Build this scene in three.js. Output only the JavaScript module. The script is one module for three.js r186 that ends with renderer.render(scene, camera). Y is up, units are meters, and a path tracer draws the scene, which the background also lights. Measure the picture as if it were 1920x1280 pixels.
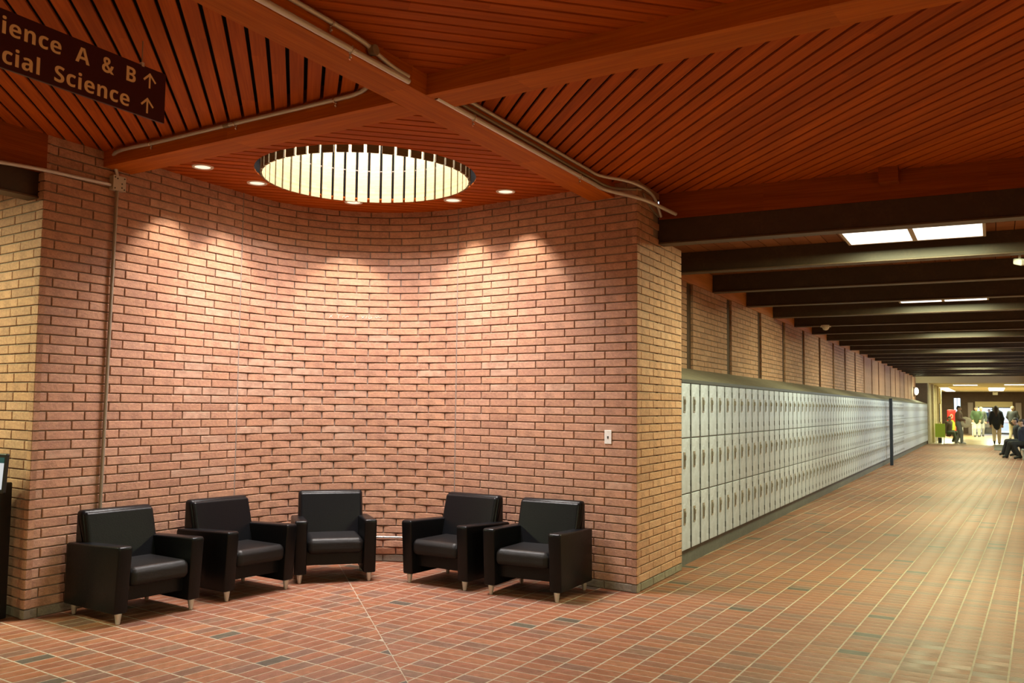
import * as THREE from 'three';
import { RoundedBoxGeometry } from 'three/addons/geometries/RoundedBoxGeometry.js';
import { mergeGeometries, mergeVertices, toCreasedNormals } from 'three/addons/utils/BufferGeometryUtils.js';
import { MarchingCubes } from 'three/addons/objects/MarchingCubes.js';
import { RectAreaLightUniformsLib } from 'three/addons/lights/RectAreaLightUniformsLib.js';

// ------------------------------------------------------------------ camera, sky, exposure
const scene = new THREE.Scene();
const camera = new THREE.PerspectiveCamera(41.1035, 1920 / 1280, 0.05, 200);
camera.position.set(0, 1.5025, 0);
camera.rotation.order = 'YXZ';
camera.rotation.set(0.0698, 0.4864, 0.0111);
camera.focus = 7.5; camera.userData.fStop = 5.6;
scene.background = new THREE.Color().setRGB(1.7, 2.0, 2.4);
RectAreaLightUniformsLib.init();
const renderer = new THREE.WebGLRenderer({ antialias: true });
renderer.toneMapping = THREE.LinearToneMapping;
renderer.toneMappingExposure = 1.0;
renderer.shadowMap.enabled = true;
renderer.shadowMap.type = THREE.PCFSoftShadowMap;

// light levels of the fittings (colour linear)
const TROFFER = new THREE.Color().setRGB(0.93, 1.0, 0.56), TROFFER_LEVEL = 76;
const CAN = new THREE.Color().setRGB(1.0, 0.86, 0.68), CAN_LEVEL = 7;
const DRUM = new THREE.Color().setRGB(1.0, 0.955, 0.96), DRUM_LEVEL = 64;

// ------------------------------------------------------------------ small helpers
let seed = 20231;
function rnd() { seed = (seed * 1664525 + 1013904223) >>> 0; return seed / 4294967296; }
const rr = (a, b) => a + (b - a) * rnd();
const pick = (a) => a[Math.floor(rnd() * a.length)];
const D2R = Math.PI / 180;
const used = {};
function numbered(n) { if (!(n in used)) { used[n] = 0; return n; } used[n]++; return n + '_' + String(used[n]).padStart(3, '0'); }
function shadow(o) { o.traverse((c) => { if (c.isMesh) { c.castShadow = true; c.receiveShadow = true; } }); return o; }
function tag(o, label, category, group) { o.userData.label = label; o.userData.category = category; if (group) o.userData.group = group; return o; }
function top(o) { o.name = numbered(o.name); scene.add(o); return o; }
function grp(name, pos = [0, 0, 0], turn = 0) { const g = new THREE.Group(); g.name = name; g.position.set(...pos); g.rotation.y = turn; return top(g); }
function part(name, geo, mat, parent) { const m = new THREE.Mesh(geo, mat); m.name = name; parent.add(m); return m; }
function thing(name, label, category, pos, turn, group) { return tag(grp(name, pos, turn), label, category, group); }
function single(name, geo, mat, label, category, group) { const m = new THREE.Mesh(geo, mat); m.name = name; top(m); return tag(m, label, category, group); }
function struct(name, geo, mat) { const m = new THREE.Mesh(geo, mat); m.name = name; m.userData.kind = 'structure'; scene.add(m); used[name] = used[name] ?? 0; return m; }
function structGroup(name) { const g = new THREE.Group(); g.name = name; g.userData.kind = 'structure'; scene.add(g); return g; }
function box(x0, x1, y0, y1, z0, z1) { const g = new THREE.BoxGeometry(x1 - x0, y1 - y0, z1 - z0); g.translate((x0 + x1) / 2, (y0 + y1) / 2, (z0 + z1) / 2); return metreUV(g); }
function metreUV(g) { // box-projected uv in metres
  const gg = g.index ? g.toNonIndexed() : g; const p = gg.attributes.position, n = gg.attributes.normal, uv = new Float32Array(p.count * 2);
  for (let i = 0; i < p.count; i++) {
    const ax = Math.abs(n.getX(i)), ay = Math.abs(n.getY(i)), az = Math.abs(n.getZ(i)); let u, v;
    if (ay >= ax && ay >= az) { u = p.getX(i); v = p.getZ(i); } else if (ax >= az) { u = p.getZ(i); v = p.getY(i); } else { u = p.getX(i); v = p.getY(i); }
    uv[2 * i] = u; uv[2 * i + 1] = v;
  }
  gg.setAttribute('uv', new THREE.BufferAttribute(uv, 2)); return gg;
}
function rbox(w, h, d, r, seg = 3) { return new RoundedBoxGeometry(w, h, d, seg, r); }
function tube(pts, r, seg = 40, rad = 10) { return new THREE.TubeGeometry(new THREE.CatmullRomCurve3(pts.map((p) => new THREE.Vector3(...p)), false, 'centripetal'), seg, r, rad); }
function beamBox(a, b, w, y0, y1) { // horizontal bar between xz points a and b
  const dx = b[0] - a[0], dz = b[1] - a[1], L = Math.hypot(dx, dz);
  const g = metreUV(new THREE.BoxGeometry(L, y1 - y0, w));
  g.rotateY(-Math.atan2(dz, dx)); g.translate((a[0] + b[0]) / 2, (y0 + y1) / 2, (a[1] + b[1]) / 2); return g;
}
function clip(poly, a, b, c) { // keep a*x + b*z <= c
  const out = [];
  for (let i = 0; i < poly.length; i++) {
    const p = poly[i], q = poly[(i + 1) % poly.length], dp = a * p[0] + b * p[1] - c, dq = a * q[0] + b * q[1] - c;
    if (dp <= 0) out.push(p);
    if ((dp < 0 && dq > 0) || (dp > 0 && dq < 0)) { const t = dp / (dp - dq); out.push([p[0] + t * (q[0] - p[0]), p[1] + t * (q[1] - p[1])]); }
  }
  return out;
}
function halfPlanes(poly) { // of a convex polygon, any winding
  let cx = 0, cz = 0; for (const p of poly) { cx += p[0] / poly.length; cz += p[1] / poly.length; }
  return poly.map((p, i) => { const q = poly[(i + 1) % poly.length]; let a = q[1] - p[1], b = -(q[0] - p[0]); let c = a * p[0] + b * p[1]; if (a * cx + b * cz > c) { a = -a; b = -b; c = -c; } return [a, b, c]; });
}
function area(poly) { let s = 0; for (let i = 0; i < poly.length; i++) { const p = poly[i], q = poly[(i + 1) % poly.length]; s += p[0] * q[1] - q[0] * p[1]; } return Math.abs(s / 2); }
function prism(poly, y0, y1, dir = [1, 0], uo = 0) { // upright prism over a polygon of [x, z]
  const c2 = poly.map((p) => new THREE.Vector2(p[0], p[1]));
  if (THREE.ShapeUtils.area(c2) < 0) { c2.reverse(); }
  const tris = THREE.ShapeUtils.triangulateShape(c2, []); const P = [], U = [];
  const uv = (x, z) => [x * dir[0] + z * dir[1] + uo, -x * dir[1] + z * dir[0] + uo * 0.37];
  const put = (x, y, z, u, v) => { P.push(x, y, z); U.push(u, v); };
  for (const t of tris) {
    for (const k of [t[0], t[1], t[2]]) { const p = c2[k]; put(p.x, y0, p.y, ...uv(p.x, p.y)); }      // bottom
    for (const k of [t[0], t[2], t[1]]) { const p = c2[k]; put(p.x, y1, p.y, ...uv(p.x, p.y)); }      // top
  }
  for (let i = 0; i < c2.length; i++) {
    const a = c2[i], b = c2[(i + 1) % c2.length]; const ua = uv(a.x, a.y), ub = uv(b.x, b.y);
    put(a.x, y0, a.y, ...ua); put(b.x, y1, b.y, ub[0], ub[1] + y1 - y0); put(b.x, y0, b.y, ...ub);
    put(a.x, y0, a.y, ...ua); put(a.x, y1, a.y, ua[0], ua[1] + y1 - y0); put(b.x, y1, b.y, ub[0], ub[1] + y1 - y0);
  }
  const g = new THREE.BufferGeometry(); g.setAttribute('position', new THREE.Float32BufferAttribute(P, 3)); g.setAttribute('uv', new THREE.Float32BufferAttribute(U, 2)); g.computeVertexNormals(); return g;
}

// ------------------------------------------------------------------ procedural textures and materials
function hash2(x, y, s) { let h = (x * 374761393 + y * 668265263 + s * 1442695041) | 0; h = Math.imul(h ^ (h >>> 13), 1274126177); h ^= h >>> 16; return (h >>> 0) / 4294967296; }
function vnoise(x, y, per, s) { const xi = Math.floor(x), yi = Math.floor(y), fx = x - xi, fy = y - yi; const w = (v) => ((v % per) + per) % per; const u = fx * fx * (3 - 2 * fx), v = fy * fy * (3 - 2 * fy);
  const a = hash2(w(xi), w(yi), s), b = hash2(w(xi + 1), w(yi), s), c = hash2(w(xi), w(yi + 1), s), d = hash2(w(xi + 1), w(yi + 1), s); return a + (b - a) * u + (c - a) * v + (a - b - c + d) * u * v; }
function dataTex(n, fn, srgb, rx = 1, ry = 1) {
  const d = new Uint8Array(n * n * 4);
  for (let j = 0; j < n; j++) for (let i = 0; i < n; i++) { const c = fn(i / n, j / n); const k = (j * n + i) * 4; for (let q = 0; q < 3; q++) d[k + q] = Math.max(0, Math.min(255, Math.round(c[q] * 255))); d[k + 3] = 255; }
  const t = new THREE.DataTexture(d, n, n, THREE.RGBAFormat); t.wrapS = t.wrapT = THREE.RepeatWrapping; t.magFilter = THREE.LinearFilter; t.minFilter = THREE.LinearMipmapLinearFilter; t.generateMipmaps = true;
  if (srgb) t.colorSpace = THREE.SRGBColorSpace; t.repeat.set(rx, ry); t.needsUpdate = true; return t;
}
const g3 = (v) => [v, v, v];
const brickMap = dataTex(256, (u, v) => { const f = vnoise(u * 96, v * 96, 96, 1), m = vnoise(u * 24, v * 40, 120, 2), c = vnoise(u * 6, v * 6, 6, 3); const k = 0.80 + 0.12 * f + 0.10 * m + 0.10 * (c - 0.5); return [k, k * (0.985 + 0.03 * m), k * (0.97 + 0.05 * f)]; }, true, 2, 2);
const brickPaleMap = dataTex(256, (u, v) => { const f = vnoise(u * 96, v * 96, 96, 1), m = vnoise(u * 12, v * 20, 60, 8), c = vnoise(u * 5, v * 5, 5, 9); let k = 0.80 + 0.12 * f; const p = Math.min(1, Math.max(0, (0.6 * m + 0.6 * c - 0.42) * 2.6)); return [k + 0.1 * p, k * (1 - p) + p * 0.99, k * (1 - p) + p * 1.0]; }, true, 2, 2);
const brickBump = dataTex(256, (u, v) => g3(0.5 * vnoise(u * 110, v * 110, 110, 21) + 0.5 * vnoise(u * 40, v * 60, 120, 22)), false, 2, 2);
const woodMap = dataTex(512, (u, v) => { const w = vnoise(u * 3, v * 3, 3, 31) * 0.5; const r = vnoise(u * 6, v * 90 + w * 6, 90, 32), s = vnoise(u * 14, v * 256, 256, 33), c = vnoise(u * 4, v * 12, 12, 34); const k = 0.78 + 0.09 * r + 0.06 * s + 0.10 * (c - 0.3); return [k, k * (0.96 + 0.06 * r), k * (0.92 + 0.1 * r)]; }, true, 0.6, 1.6);
const tileMap = dataTex(256, (u, v) => { const f = vnoise(u * 90, v * 90, 90, 41), m = vnoise(u * 14, v * 14, 14, 42), c = vnoise(u * 4, v * 4, 4, 43); const k = 0.78 + 0.10 * f + 0.12 * m + 0.1 * (c - 0.5); return [k, k * (0.97 + 0.05 * c), k * (0.96 + 0.07 * m)]; }, true, 2, 2);
const tileBump = dataTex(256, (u, v) => g3(0.6 * vnoise(u * 20, v * 20, 20, 51) + 0.4 * vnoise(u * 90, v * 90, 90, 52)), false, 2, 2);
const tileRough = dataTex(256, (u, v) => { const k = 0.72 + 0.28 * vnoise(u * 10, v * 10, 10, 56); return g3(k); }, false, 1, 1);
const leatherBump = dataTex(256, (u, v) => g3(0.6 * vnoise(u * 70, v * 70, 70, 61) + 0.4 * vnoise(u * 25, v * 25, 25, 62)), false, 3, 3);
const speckMap = dataTex(256, (u, v) => { const k = 0.82 + 0.18 * vnoise(u * 60, v * 60, 60, 71) * vnoise(u * 7, v * 7, 7, 72) + 0.06 * vnoise(u * 20, v * 20, 20, 73); return g3(k); }, true, 1, 1);

const lin = (r, g, b) => new THREE.Color().setRGB(r, g, b);
const M = (o) => new THREE.MeshStandardMaterial(o);
const brickTones = [[0.53, 0.28, 0.178], [0.55, 0.295, 0.19], [0.505, 0.262, 0.164], [0.54, 0.285, 0.176], [0.49, 0.256, 0.165], [0.56, 0.31, 0.205]];
const brickMats = brickTones.map((c) => M({ color: lin(...c), map: brickMap, bumpMap: brickBump, bumpScale: 0.0012, roughness: 0.78 }));
const brickPale = [[0.56, 0.32, 0.215], [0.54, 0.312, 0.212]].map((c) => M({ color: lin(...c), map: brickPaleMap, bumpMap: brickBump, bumpScale: 0.0012, roughness: 0.82 }));
const brickStuff = M({ vertexColors: true, map: brickMap, bumpMap: brickBump, bumpScale: 0.0012, roughness: 0.78 });
const brickBase = M({ color: lin(0.26, 0.22, 0.17), map: speckMap, roughness: 0.9 });
const mortar = M({ color: lin(0.30, 0.235, 0.19), map: speckMap, roughness: 0.95 });
const woodTones = [[0.57, 0.120, 0.0035], [0.60, 0.130, 0.004], [0.54, 0.110, 0.003], [0.58, 0.119, 0.0035], [0.50, 0.100, 0.003]];
const MW = (o) => new THREE.MeshPhysicalMaterial({ specularIntensity: 0.35, ...o });
const woodMats = woodTones.map((c) => MW({ color: lin(...c), map: woodMap, roughness: 0.72 }));
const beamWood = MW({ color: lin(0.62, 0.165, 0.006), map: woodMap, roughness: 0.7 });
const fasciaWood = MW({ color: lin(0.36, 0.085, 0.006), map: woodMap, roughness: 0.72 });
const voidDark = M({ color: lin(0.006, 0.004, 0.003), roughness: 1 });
const steelDark = M({ color: lin(0.058, 0.034, 0.017), map: speckMap, roughness: 0.5 });
const flangeBrown = M({ color: lin(0.10, 0.058, 0.03), map: speckMap, roughness: 0.5 });
const deckMats = [[0.32, 0.11, 0.032], [0.28, 0.095, 0.027], [0.36, 0.13, 0.04]].map((c) => M({ color: lin(...c), map: woodMap, roughness: 0.6 }));
const deckLit = M({ color: lin(0.70, 0.27, 0.07), map: woodMap, roughness: 0.6 });  // blocking wood, its colour brightened to stand for strong light on it
const grout = M({ color: lin(0.50, 0.41, 0.31), map: speckMap, roughness: 0.85 });
const tileTones = [[0.34, 0.135, 0.070], [0.36, 0.145, 0.075], [0.31, 0.12, 0.064], [0.335, 0.142, 0.08], [0.28, 0.122, 0.072], [0.245, 0.127, 0.083], [0.35, 0.135, 0.066], [0.125, 0.10, 0.074]];
const tileOpt = { map: tileMap, bumpMap: tileBump, bumpScale: 0.0009, roughness: 0.66, roughnessMap: tileRough, specularIntensity: 0.6 };
const MP = (o) => new THREE.MeshPhysicalMaterial(o);
const tileMats = tileTones.map((c) => MP({ color: lin(...c), ...tileOpt }));
const tileStuff = MP({ vertexColors: true, ...tileOpt });
const tileInst = MP({ color: 0xffffff, ...tileOpt });
const leather = new THREE.MeshPhysicalMaterial({ color: lin(0.0052, 0.0056, 0.0070), roughness: 0.32, bumpMap: leatherBump, bumpScale: 0.0006, specularIntensity: 0.42 });
const leatherSeat = new THREE.MeshPhysicalMaterial({ color: lin(0.011, 0.0105, 0.011), roughness: 0.33, bumpMap: leatherBump, bumpScale: 0.0012, specularIntensity: 0.5 });
const leatherScuff = M({ color: lin(0.10, 0.085, 0.07), roughness: 0.7 });
const footMetal = M({ color: lin(0.62, 0.60, 0.57), metalness: 0.6, roughness: 0.45 });
const galv = M({ color: lin(0.66, 0.66, 0.66), metalness: 0.3, roughness: 0.28 });
const galvDull = M({ color: lin(0.32, 0.27, 0.21), metalness: 0.5, roughness: 0.5 });
const chrome = M({ color: lin(0.75, 0.74, 0.72), metalness: 0.9, roughness: 0.22 });
const plasticWhite = M({ color: lin(0.80, 0.79, 0.76), roughness: 0.4 });
const blackPlastic = M({ color: lin(0.008, 0.008, 0.009), roughness: 0.4 });
const lockerDoors = [[0.53, 0.57, 0.72], [0.515, 0.555, 0.70], [0.54, 0.58, 0.73]].map((c) => M({ color: lin(...c), map: speckMap, roughness: 0.33 }));
const lockerFrame = M({ color: lin(0.035, 0.037, 0.039), roughness: 0.45 });
const lockerBase = M({ color: lin(0.115, 0.115, 0.11), map: speckMap, roughness: 0.6 });
const lockerLedge = M({ color: lin(0.25, 0.215, 0.165), map: speckMap, roughness: 0.6 });
const handleMetal = M({ color: lin(0.40, 0.37, 0.33), metalness: 0.75, roughness: 0.35 });
const handleDark = M({ color: lin(0.05, 0.045, 0.04), roughness: 0.5 });

// ------------------------------------------------------------------ layout of the place (metres)
const CEIL = 3.38, BEAM = 3.26;
const LEFT = [-5.8976, -4.0546];            // outer corner of the nook's left wall
const RIGHT = [-2.5779, -7.0737];           // outer corner of the nook's right wall
const SK = -0.1492;                          // turn of the right wall and of the left corridor's wall
const BL = 0.3048, CO = 0.06773, RUN = 19 / 3 * BL, ROWS = 50;
const dR = [Math.cos(SK), -Math.sin(SK)], nR = [Math.sin(SK), Math.cos(SK)];
const JL = [LEFT[0], LEFT[1] - RUN], JR = [RIGHT[0] - RUN * dR[0], RIGHT[1] - RUN * dR[1]];
const ARC_R = 1.267; let ARC_C, ARC_A0, ARC_A1;
{ const mx = (JL[0] + JR[0]) / 2, mz = (JL[1] + JR[1]) / 2, dx = JR[0] - JL[0], dz = JR[1] - JL[1], c = Math.hypot(dx, dz), h = Math.sqrt(ARC_R * ARC_R - c * c / 4);
  ARC_C = [mx - dz / c * h, mz + dx / c * h]; ARC_A0 = Math.atan2(JL[1] - ARC_C[1], JL[0] - ARC_C[0]); ARC_A1 = Math.atan2(JR[1] - ARC_C[1], JR[0] - ARC_C[0]); if (ARC_A0 < 0) ARC_A0 += 2 * Math.PI; if (ARC_A1 < 0) ARC_A1 += 2 * Math.PI; }
const arcPt = (a, r) => [ARC_C[0] + r * Math.cos(a), ARC_C[1] + r * Math.sin(a)];
const CORR_R = 1.55, CORR_END = -44.5, BACK = 2.3, REAR = 9.5, LEFT_END = -15;
const DRUM_C = [-4.51, -5.95], DRUM_R = 0.84;

// ------------------------------------------------------------------ brickwork
const brickCache = {};
function brickGeo(len, h = CO - 0.0095, depth = 0.045, ch = 0.003) {
  const key = len.toFixed(3) + '_' + h.toFixed(3); if (brickCache[key]) return brickCache[key];
  const x = len / 2, y = h / 2, P = [], U = [];
  const quad = (a, b, c, d) => { for (const p of [a, b, c, a, c, d]) { P.push(...p); U.push(p[0] * 1.0 + p[2], p[1] + p[2] * 0.5); } };
  const f = [[-x + ch, -y + ch, 0], [x - ch, -y + ch, 0], [x - ch, y - ch, 0], [-x + ch, y - ch, 0]], e = [[-x, -y, -ch], [x, -y, -ch], [x, y, -ch], [-x, y, -ch]], r = [[-x, -y, -depth], [x, -y, -depth], [x, y, -depth], [-x, y, -depth]];
  quad(f[0], f[1], f[2], f[3]);
  for (let i = 0; i < 4; i++) { const j = (i + 1) % 4; quad(e[i], e[j], f[j], f[i]); quad(r[i], r[j], e[j], e[i]); }
  const g = new THREE.BufferGeometry(); g.setAttribute('position', new THREE.Float32BufferAttribute(P, 3)); g.setAttribute('uv', new THREE.Float32BufferAttribute(U, 2)); g.computeVertexNormals();
  // a few shifted copies so that the grain differs
  const arr = []; for (let k = 0; k < 5; k++) { const q = g.clone(), uv = q.attributes.uv; for (let i = 0; i < uv.count; i++) uv.setXY(i, uv.getX(i) + k * 0.173, uv.getY(i) + k * 0.091); arr.push(q); }
  return (brickCache[key] = arr);
}
const JT = 0.0095;
function rowCuts(total, first) { const c = [0]; let s = first; while (s < total - 0.02) { c.push(s); s += BL; } c.push(total); return c; }
function stuffBrick(list, geo, mtx, tone) { const g = geo.clone(); g.applyMatrix4(mtx); const n = g.attributes.position.count, col = new Float32Array(n * 3); for (let i = 0; i < n; i++) { col[3 * i] = tone[0]; col[3 * i + 1] = tone[1]; col[3 * i + 2] = tone[2]; } g.setAttribute('color', new THREE.BufferAttribute(col, 3)); list.push(g); }
const brickDummy = new THREE.Object3D();
function layBrick(wall, stuff, len, px, py, pz, turn, asStuff, mat, tone, h) {
  const geo = pick(brickGeo(len, h));
  const out = rr(-0.0012, 0.0012), tw = rr(-0.004, 0.004);
  if (asStuff) { brickDummy.position.set(px + Math.sin(turn) * out, py, pz + Math.cos(turn) * out); brickDummy.rotation.set(0, turn + tw, 0); brickDummy.updateMatrix(); stuffBrick(stuff, geo, brickDummy.matrix, tone); return; }
  const m = new THREE.Mesh(geo, mat); m.name = 'brick'; m.position.set(px + Math.sin(turn) * out, py, pz + Math.cos(turn) * out); m.rotation.y = turn + tw; wall.add(m);
}
function flatWall(wall, origin, dir, turn, total, firstEven, firstOdd, rows, opt = {}) {
  // origin: xz of s = 0; dir: xz unit along s; bricks face the direction of turn
  const stuff = [];
  for (let r = 0; r < rows; r++) {
    const cuts = rowCuts(total, r % 2 ? firstOdd : firstEven);
    for (let i = 0; i < cuts.length - 1; i++) {
      const s0 = cuts[i] + (i ? JT / 2 : 0), s1 = cuts[i + 1] - (i < cuts.length - 2 ? JT / 2 : (opt.endGap ?? 0));
      if (s1 - s0 < 0.015) continue;
      const sc = (s0 + s1) / 2, y = (r + 0.5) * CO;
      if (opt.skip && opt.skip(sc, y, r)) continue;
      let k = Math.floor(rnd() * brickMats.length), mat = brickMats[k], tone = brickTones[k];
      if (opt.pale && rnd() < opt.pale(sc, y)) mat = pick(brickPale);
      if (r === 0) { mat = brickBase; tone = [0.26, 0.22, 0.17]; }
      const as = opt.stuff ? opt.stuff(r, sc) : false;
      layBrick(wall, stuff, Math.round((s1 - s0) * 1000) / 1000, origin[0] + dir[0] * sc, y, origin[1] + dir[1] * sc, turn, as, mat, tone);
    }
  }
  if (stuff.length) { const m = part('brick_courses', mergeGeometries(stuff), brickStuff, wall); m.userData.kind = 'stuff'; }
}
const REC = 0.011; // depth of the raked joints

// nook, left flat wall
{
  const w = structGroup('wall_left');
  part('mortar', prism([[LEFT[0] - REC, LEFT[1] - REC - 0.004], [LEFT[0] - REC, JL[1]], [LEFT[0] - 0.3, JL[1]], [LEFT[0] - 0.3, LEFT[1] - REC - 0.06]], 0, CEIL + 0.3), mortar, w);
  flatWall(w, LEFT, [0, -1], Math.PI / 2, RUN, BL / 3, BL, ROWS, { endGap: 0.005, stuff: (r) => r < 8, pale: (s, y) => (s > 1.3 && y > 0.9 && y < 2.0 ? 0.35 : 0.03) });
}
// nook, right flat wall
{
  const w = structGroup('wall_right');
  const a = [RIGHT[0] - REC * 0.0, RIGHT[1]];
  const q = (s, o) => [RIGHT[0] - dR[0] * s + nR[0] * o, RIGHT[1] - dR[1] * s + nR[1] * o];
  part('mortar', prism([q(REC, -REC), q(RUN, -REC), q(RUN, -0.3), q(0.07, -0.3)], 0, CEIL + 0.3), mortar, w);
  flatWall(w, RIGHT, [-dR[0], -dR[1]], SK, RUN, BL, BL / 3, ROWS, { endGap: 0.005, stuff: (r, s) => r < 7 || (r >= ROWS - 1), pale: (s, y) => (s > 1.0 && y > 1.4 && y < 2.2 ? 0.10 : 0.02) });
}
// nook, curved back wall of straight bricks set on chords
{
  const w = structGroup('wall_back');
  const ring = [], ring2 = []; const N = 40;
  for (let i = 0; i <= N; i++) { const a = ARC_A0 + (ARC_A1 - ARC_A0) * i / N; ring.push(arcPt(a, ARC_R + REC)); ring2.push(arcPt(a, ARC_R + 0.3)); }
  part('mortar', prism([...ring, ...ring2.reverse()], 0, CEIL + 0.3), mortar, w);
  const total = ARC_R * (ARC_A1 - ARC_A0), stub = total - 7 * BL, stuff = [];
  for (let r = 0; r < ROWS; r++) {
    const cuts = r % 2 ? rowCuts(total, stub) : rowCuts(total, BL);
    for (let i = 0; i < cuts.length - 1; i++) {
      const s0 = cuts[i] + JT / 2, s1 = cuts[i + 1] - JT / 2; const a0 = ARC_A0 + s0 / ARC_R, a1 = ARC_A0 + s1 / ARC_R, p0 = arcPt(a0, ARC_R), p1 = arcPt(a1, ARC_R);
      const len = Math.hypot(p1[0] - p0[0], p1[1] - p0[1]), am = (a0 + a1) / 2, turn = Math.atan2(-Math.cos(am), -Math.sin(am));
      const y = (r + 0.5) * CO; let k = Math.floor(rnd() * brickMats.length), mat = brickMats[k], tone = brickTones[k];
      const s = (s0 + s1) / 2, pale = (y > 1.2 && y < 1.9 && s < 1.0) ? 0.5 : 0.05; if (rnd() < pale) mat = pick(brickPale);
      if (r === 0) { mat = brickBase; tone = [0.26, 0.22, 0.17]; }
      layBrick(w, stuff, Math.round(len * 1000) / 1000, (p0[0] + p1[0]) / 2, y, (p0[1] + p1[1]) / 2, turn, r < 9 || r >= ROWS - 4, mat, tone);
    }
  }
  const m = part('brick_courses', mergeGeometries(stuff), brickStuff, w); m.userData.kind = 'stuff';
  { // faint chalk marks on two bricks
    const chalk = M({ color: lin(0.80, 0.70, 0.62), roughness: 1 }); const st = (pts) => tube(pts.map(([x, y]) => [x, y, 0.0008]), 0.0021, 14, 5);
    const sets = [[3, [[[-0.105, 0.014], [-0.075, -0.014]], [[-0.075, 0.014], [-0.105, -0.014]], [[-0.035, 0.016], [0.0, 0.014]], [[-0.018, 0.015], [-0.02, -0.014]], [[0.02, -0.008], [0.035, 0.006], [0.05, -0.006], [0.065, 0.006], [0.08, 0.0]]]], [4, [[[-0.10, 0.012], [-0.075, -0.014]], [[-0.075, 0.012], [-0.10, -0.014]], [[-0.05, 0.014], [-0.055, -0.012]], [[-0.025, 0.016], [-0.03, -0.012], [-0.005, -0.01], [-0.01, 0.012]], [[0.02, -0.01], [0.03, 0.008], [0.045, -0.008], [0.06, 0.006], [0.08, -0.004], [0.095, 0.004]]]]];
    for (const [i, strokes] of sets) { const a0 = ARC_A0 + (i * BL) / ARC_R, a1 = ARC_A0 + ((i + 1) * BL) / ARC_R, p0 = arcPt(a0, ARC_R), p1 = arcPt(a1, ARC_R), am = (a0 + a1) / 2; const g = mergeGeometries(strokes.map(st)); const c = part('chalk_mark', g, chalk, w); c.position.set((p0[0] + p1[0]) / 2, 34.5 * CO, (p0[1] + p1[1]) / 2); c.rotation.y = Math.atan2(-Math.cos(am), -Math.sin(am)); }
  }
  // sealed movement joints where the flat walls meet the curve
  const seal = M({ color: lin(0.25, 0.21, 0.18), roughness: 0.9 });
  for (const [p, t] of [[JL, Math.PI / 2], [JR, SK]]) { const g = new THREE.BoxGeometry(0.008, CEIL, 0.02); g.translate(0, CEIL / 2, -0.012); g.rotateY(t); g.translate(p[0], 0, p[1]); part('movement_joint', g, seal, w); }
}
// brick pier at the mouth of the locker corridor
{
  const w = structGroup('wall_pier');
  const L = 1.205;
  part('mortar', box(RIGHT[0] - 0.6, RIGHT[0] - REC, 0, 2.97, RIGHT[1] - L + 0.01, RIGHT[1] - 0.5), mortar, w);
  part('mortar', prism([[RIGHT[0] - REC, RIGHT[1] - REC - 0.004], [RIGHT[0] - REC, RIGHT[1] - 0.56], [RIGHT[0] - 0.3, RIGHT[1] - 0.56], [RIGHT[0] - 0.3, RIGHT[1] - REC - 0.06]], 0, CEIL + 0.3), mortar, w);
  flatWall(w, RIGHT, [0, -1], Math.PI / 2, L, BL / 3, BL, ROWS, { skip: (s, y) => (y > 2.96 && s > 0.72) || (y > 2.9 && s > 0.50 && s < 0.72) || y > CEIL });
  // return of the pier towards the lockers
  flatWall(w, [RIGHT[0], RIGHT[1] - L], [-1, 0], Math.PI, 0.6, BL, BL / 3, 43, { stuff: () => true });
}
// wall of the left corridor, beyond the outer corner
{
  const w = structGroup('wall_corridor_left');
  const q = (s, o) => [LEFT[0] - dR[0] * s + nR[0] * o, LEFT[1] - dR[1] * s + nR[1] * o];
  part('mortar', prism([q(REC, -REC), q(9, -REC), q(9, -0.3), q(0.31, -0.3)], 0, CEIL + 0.3), mortar, w);
  flatWall(w, LEFT, [-dR[0], -dR[1]], SK, 3.3, BL, BL / 3, ROWS, { stuff: (r, s) => s > 0.95 });
}

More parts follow.
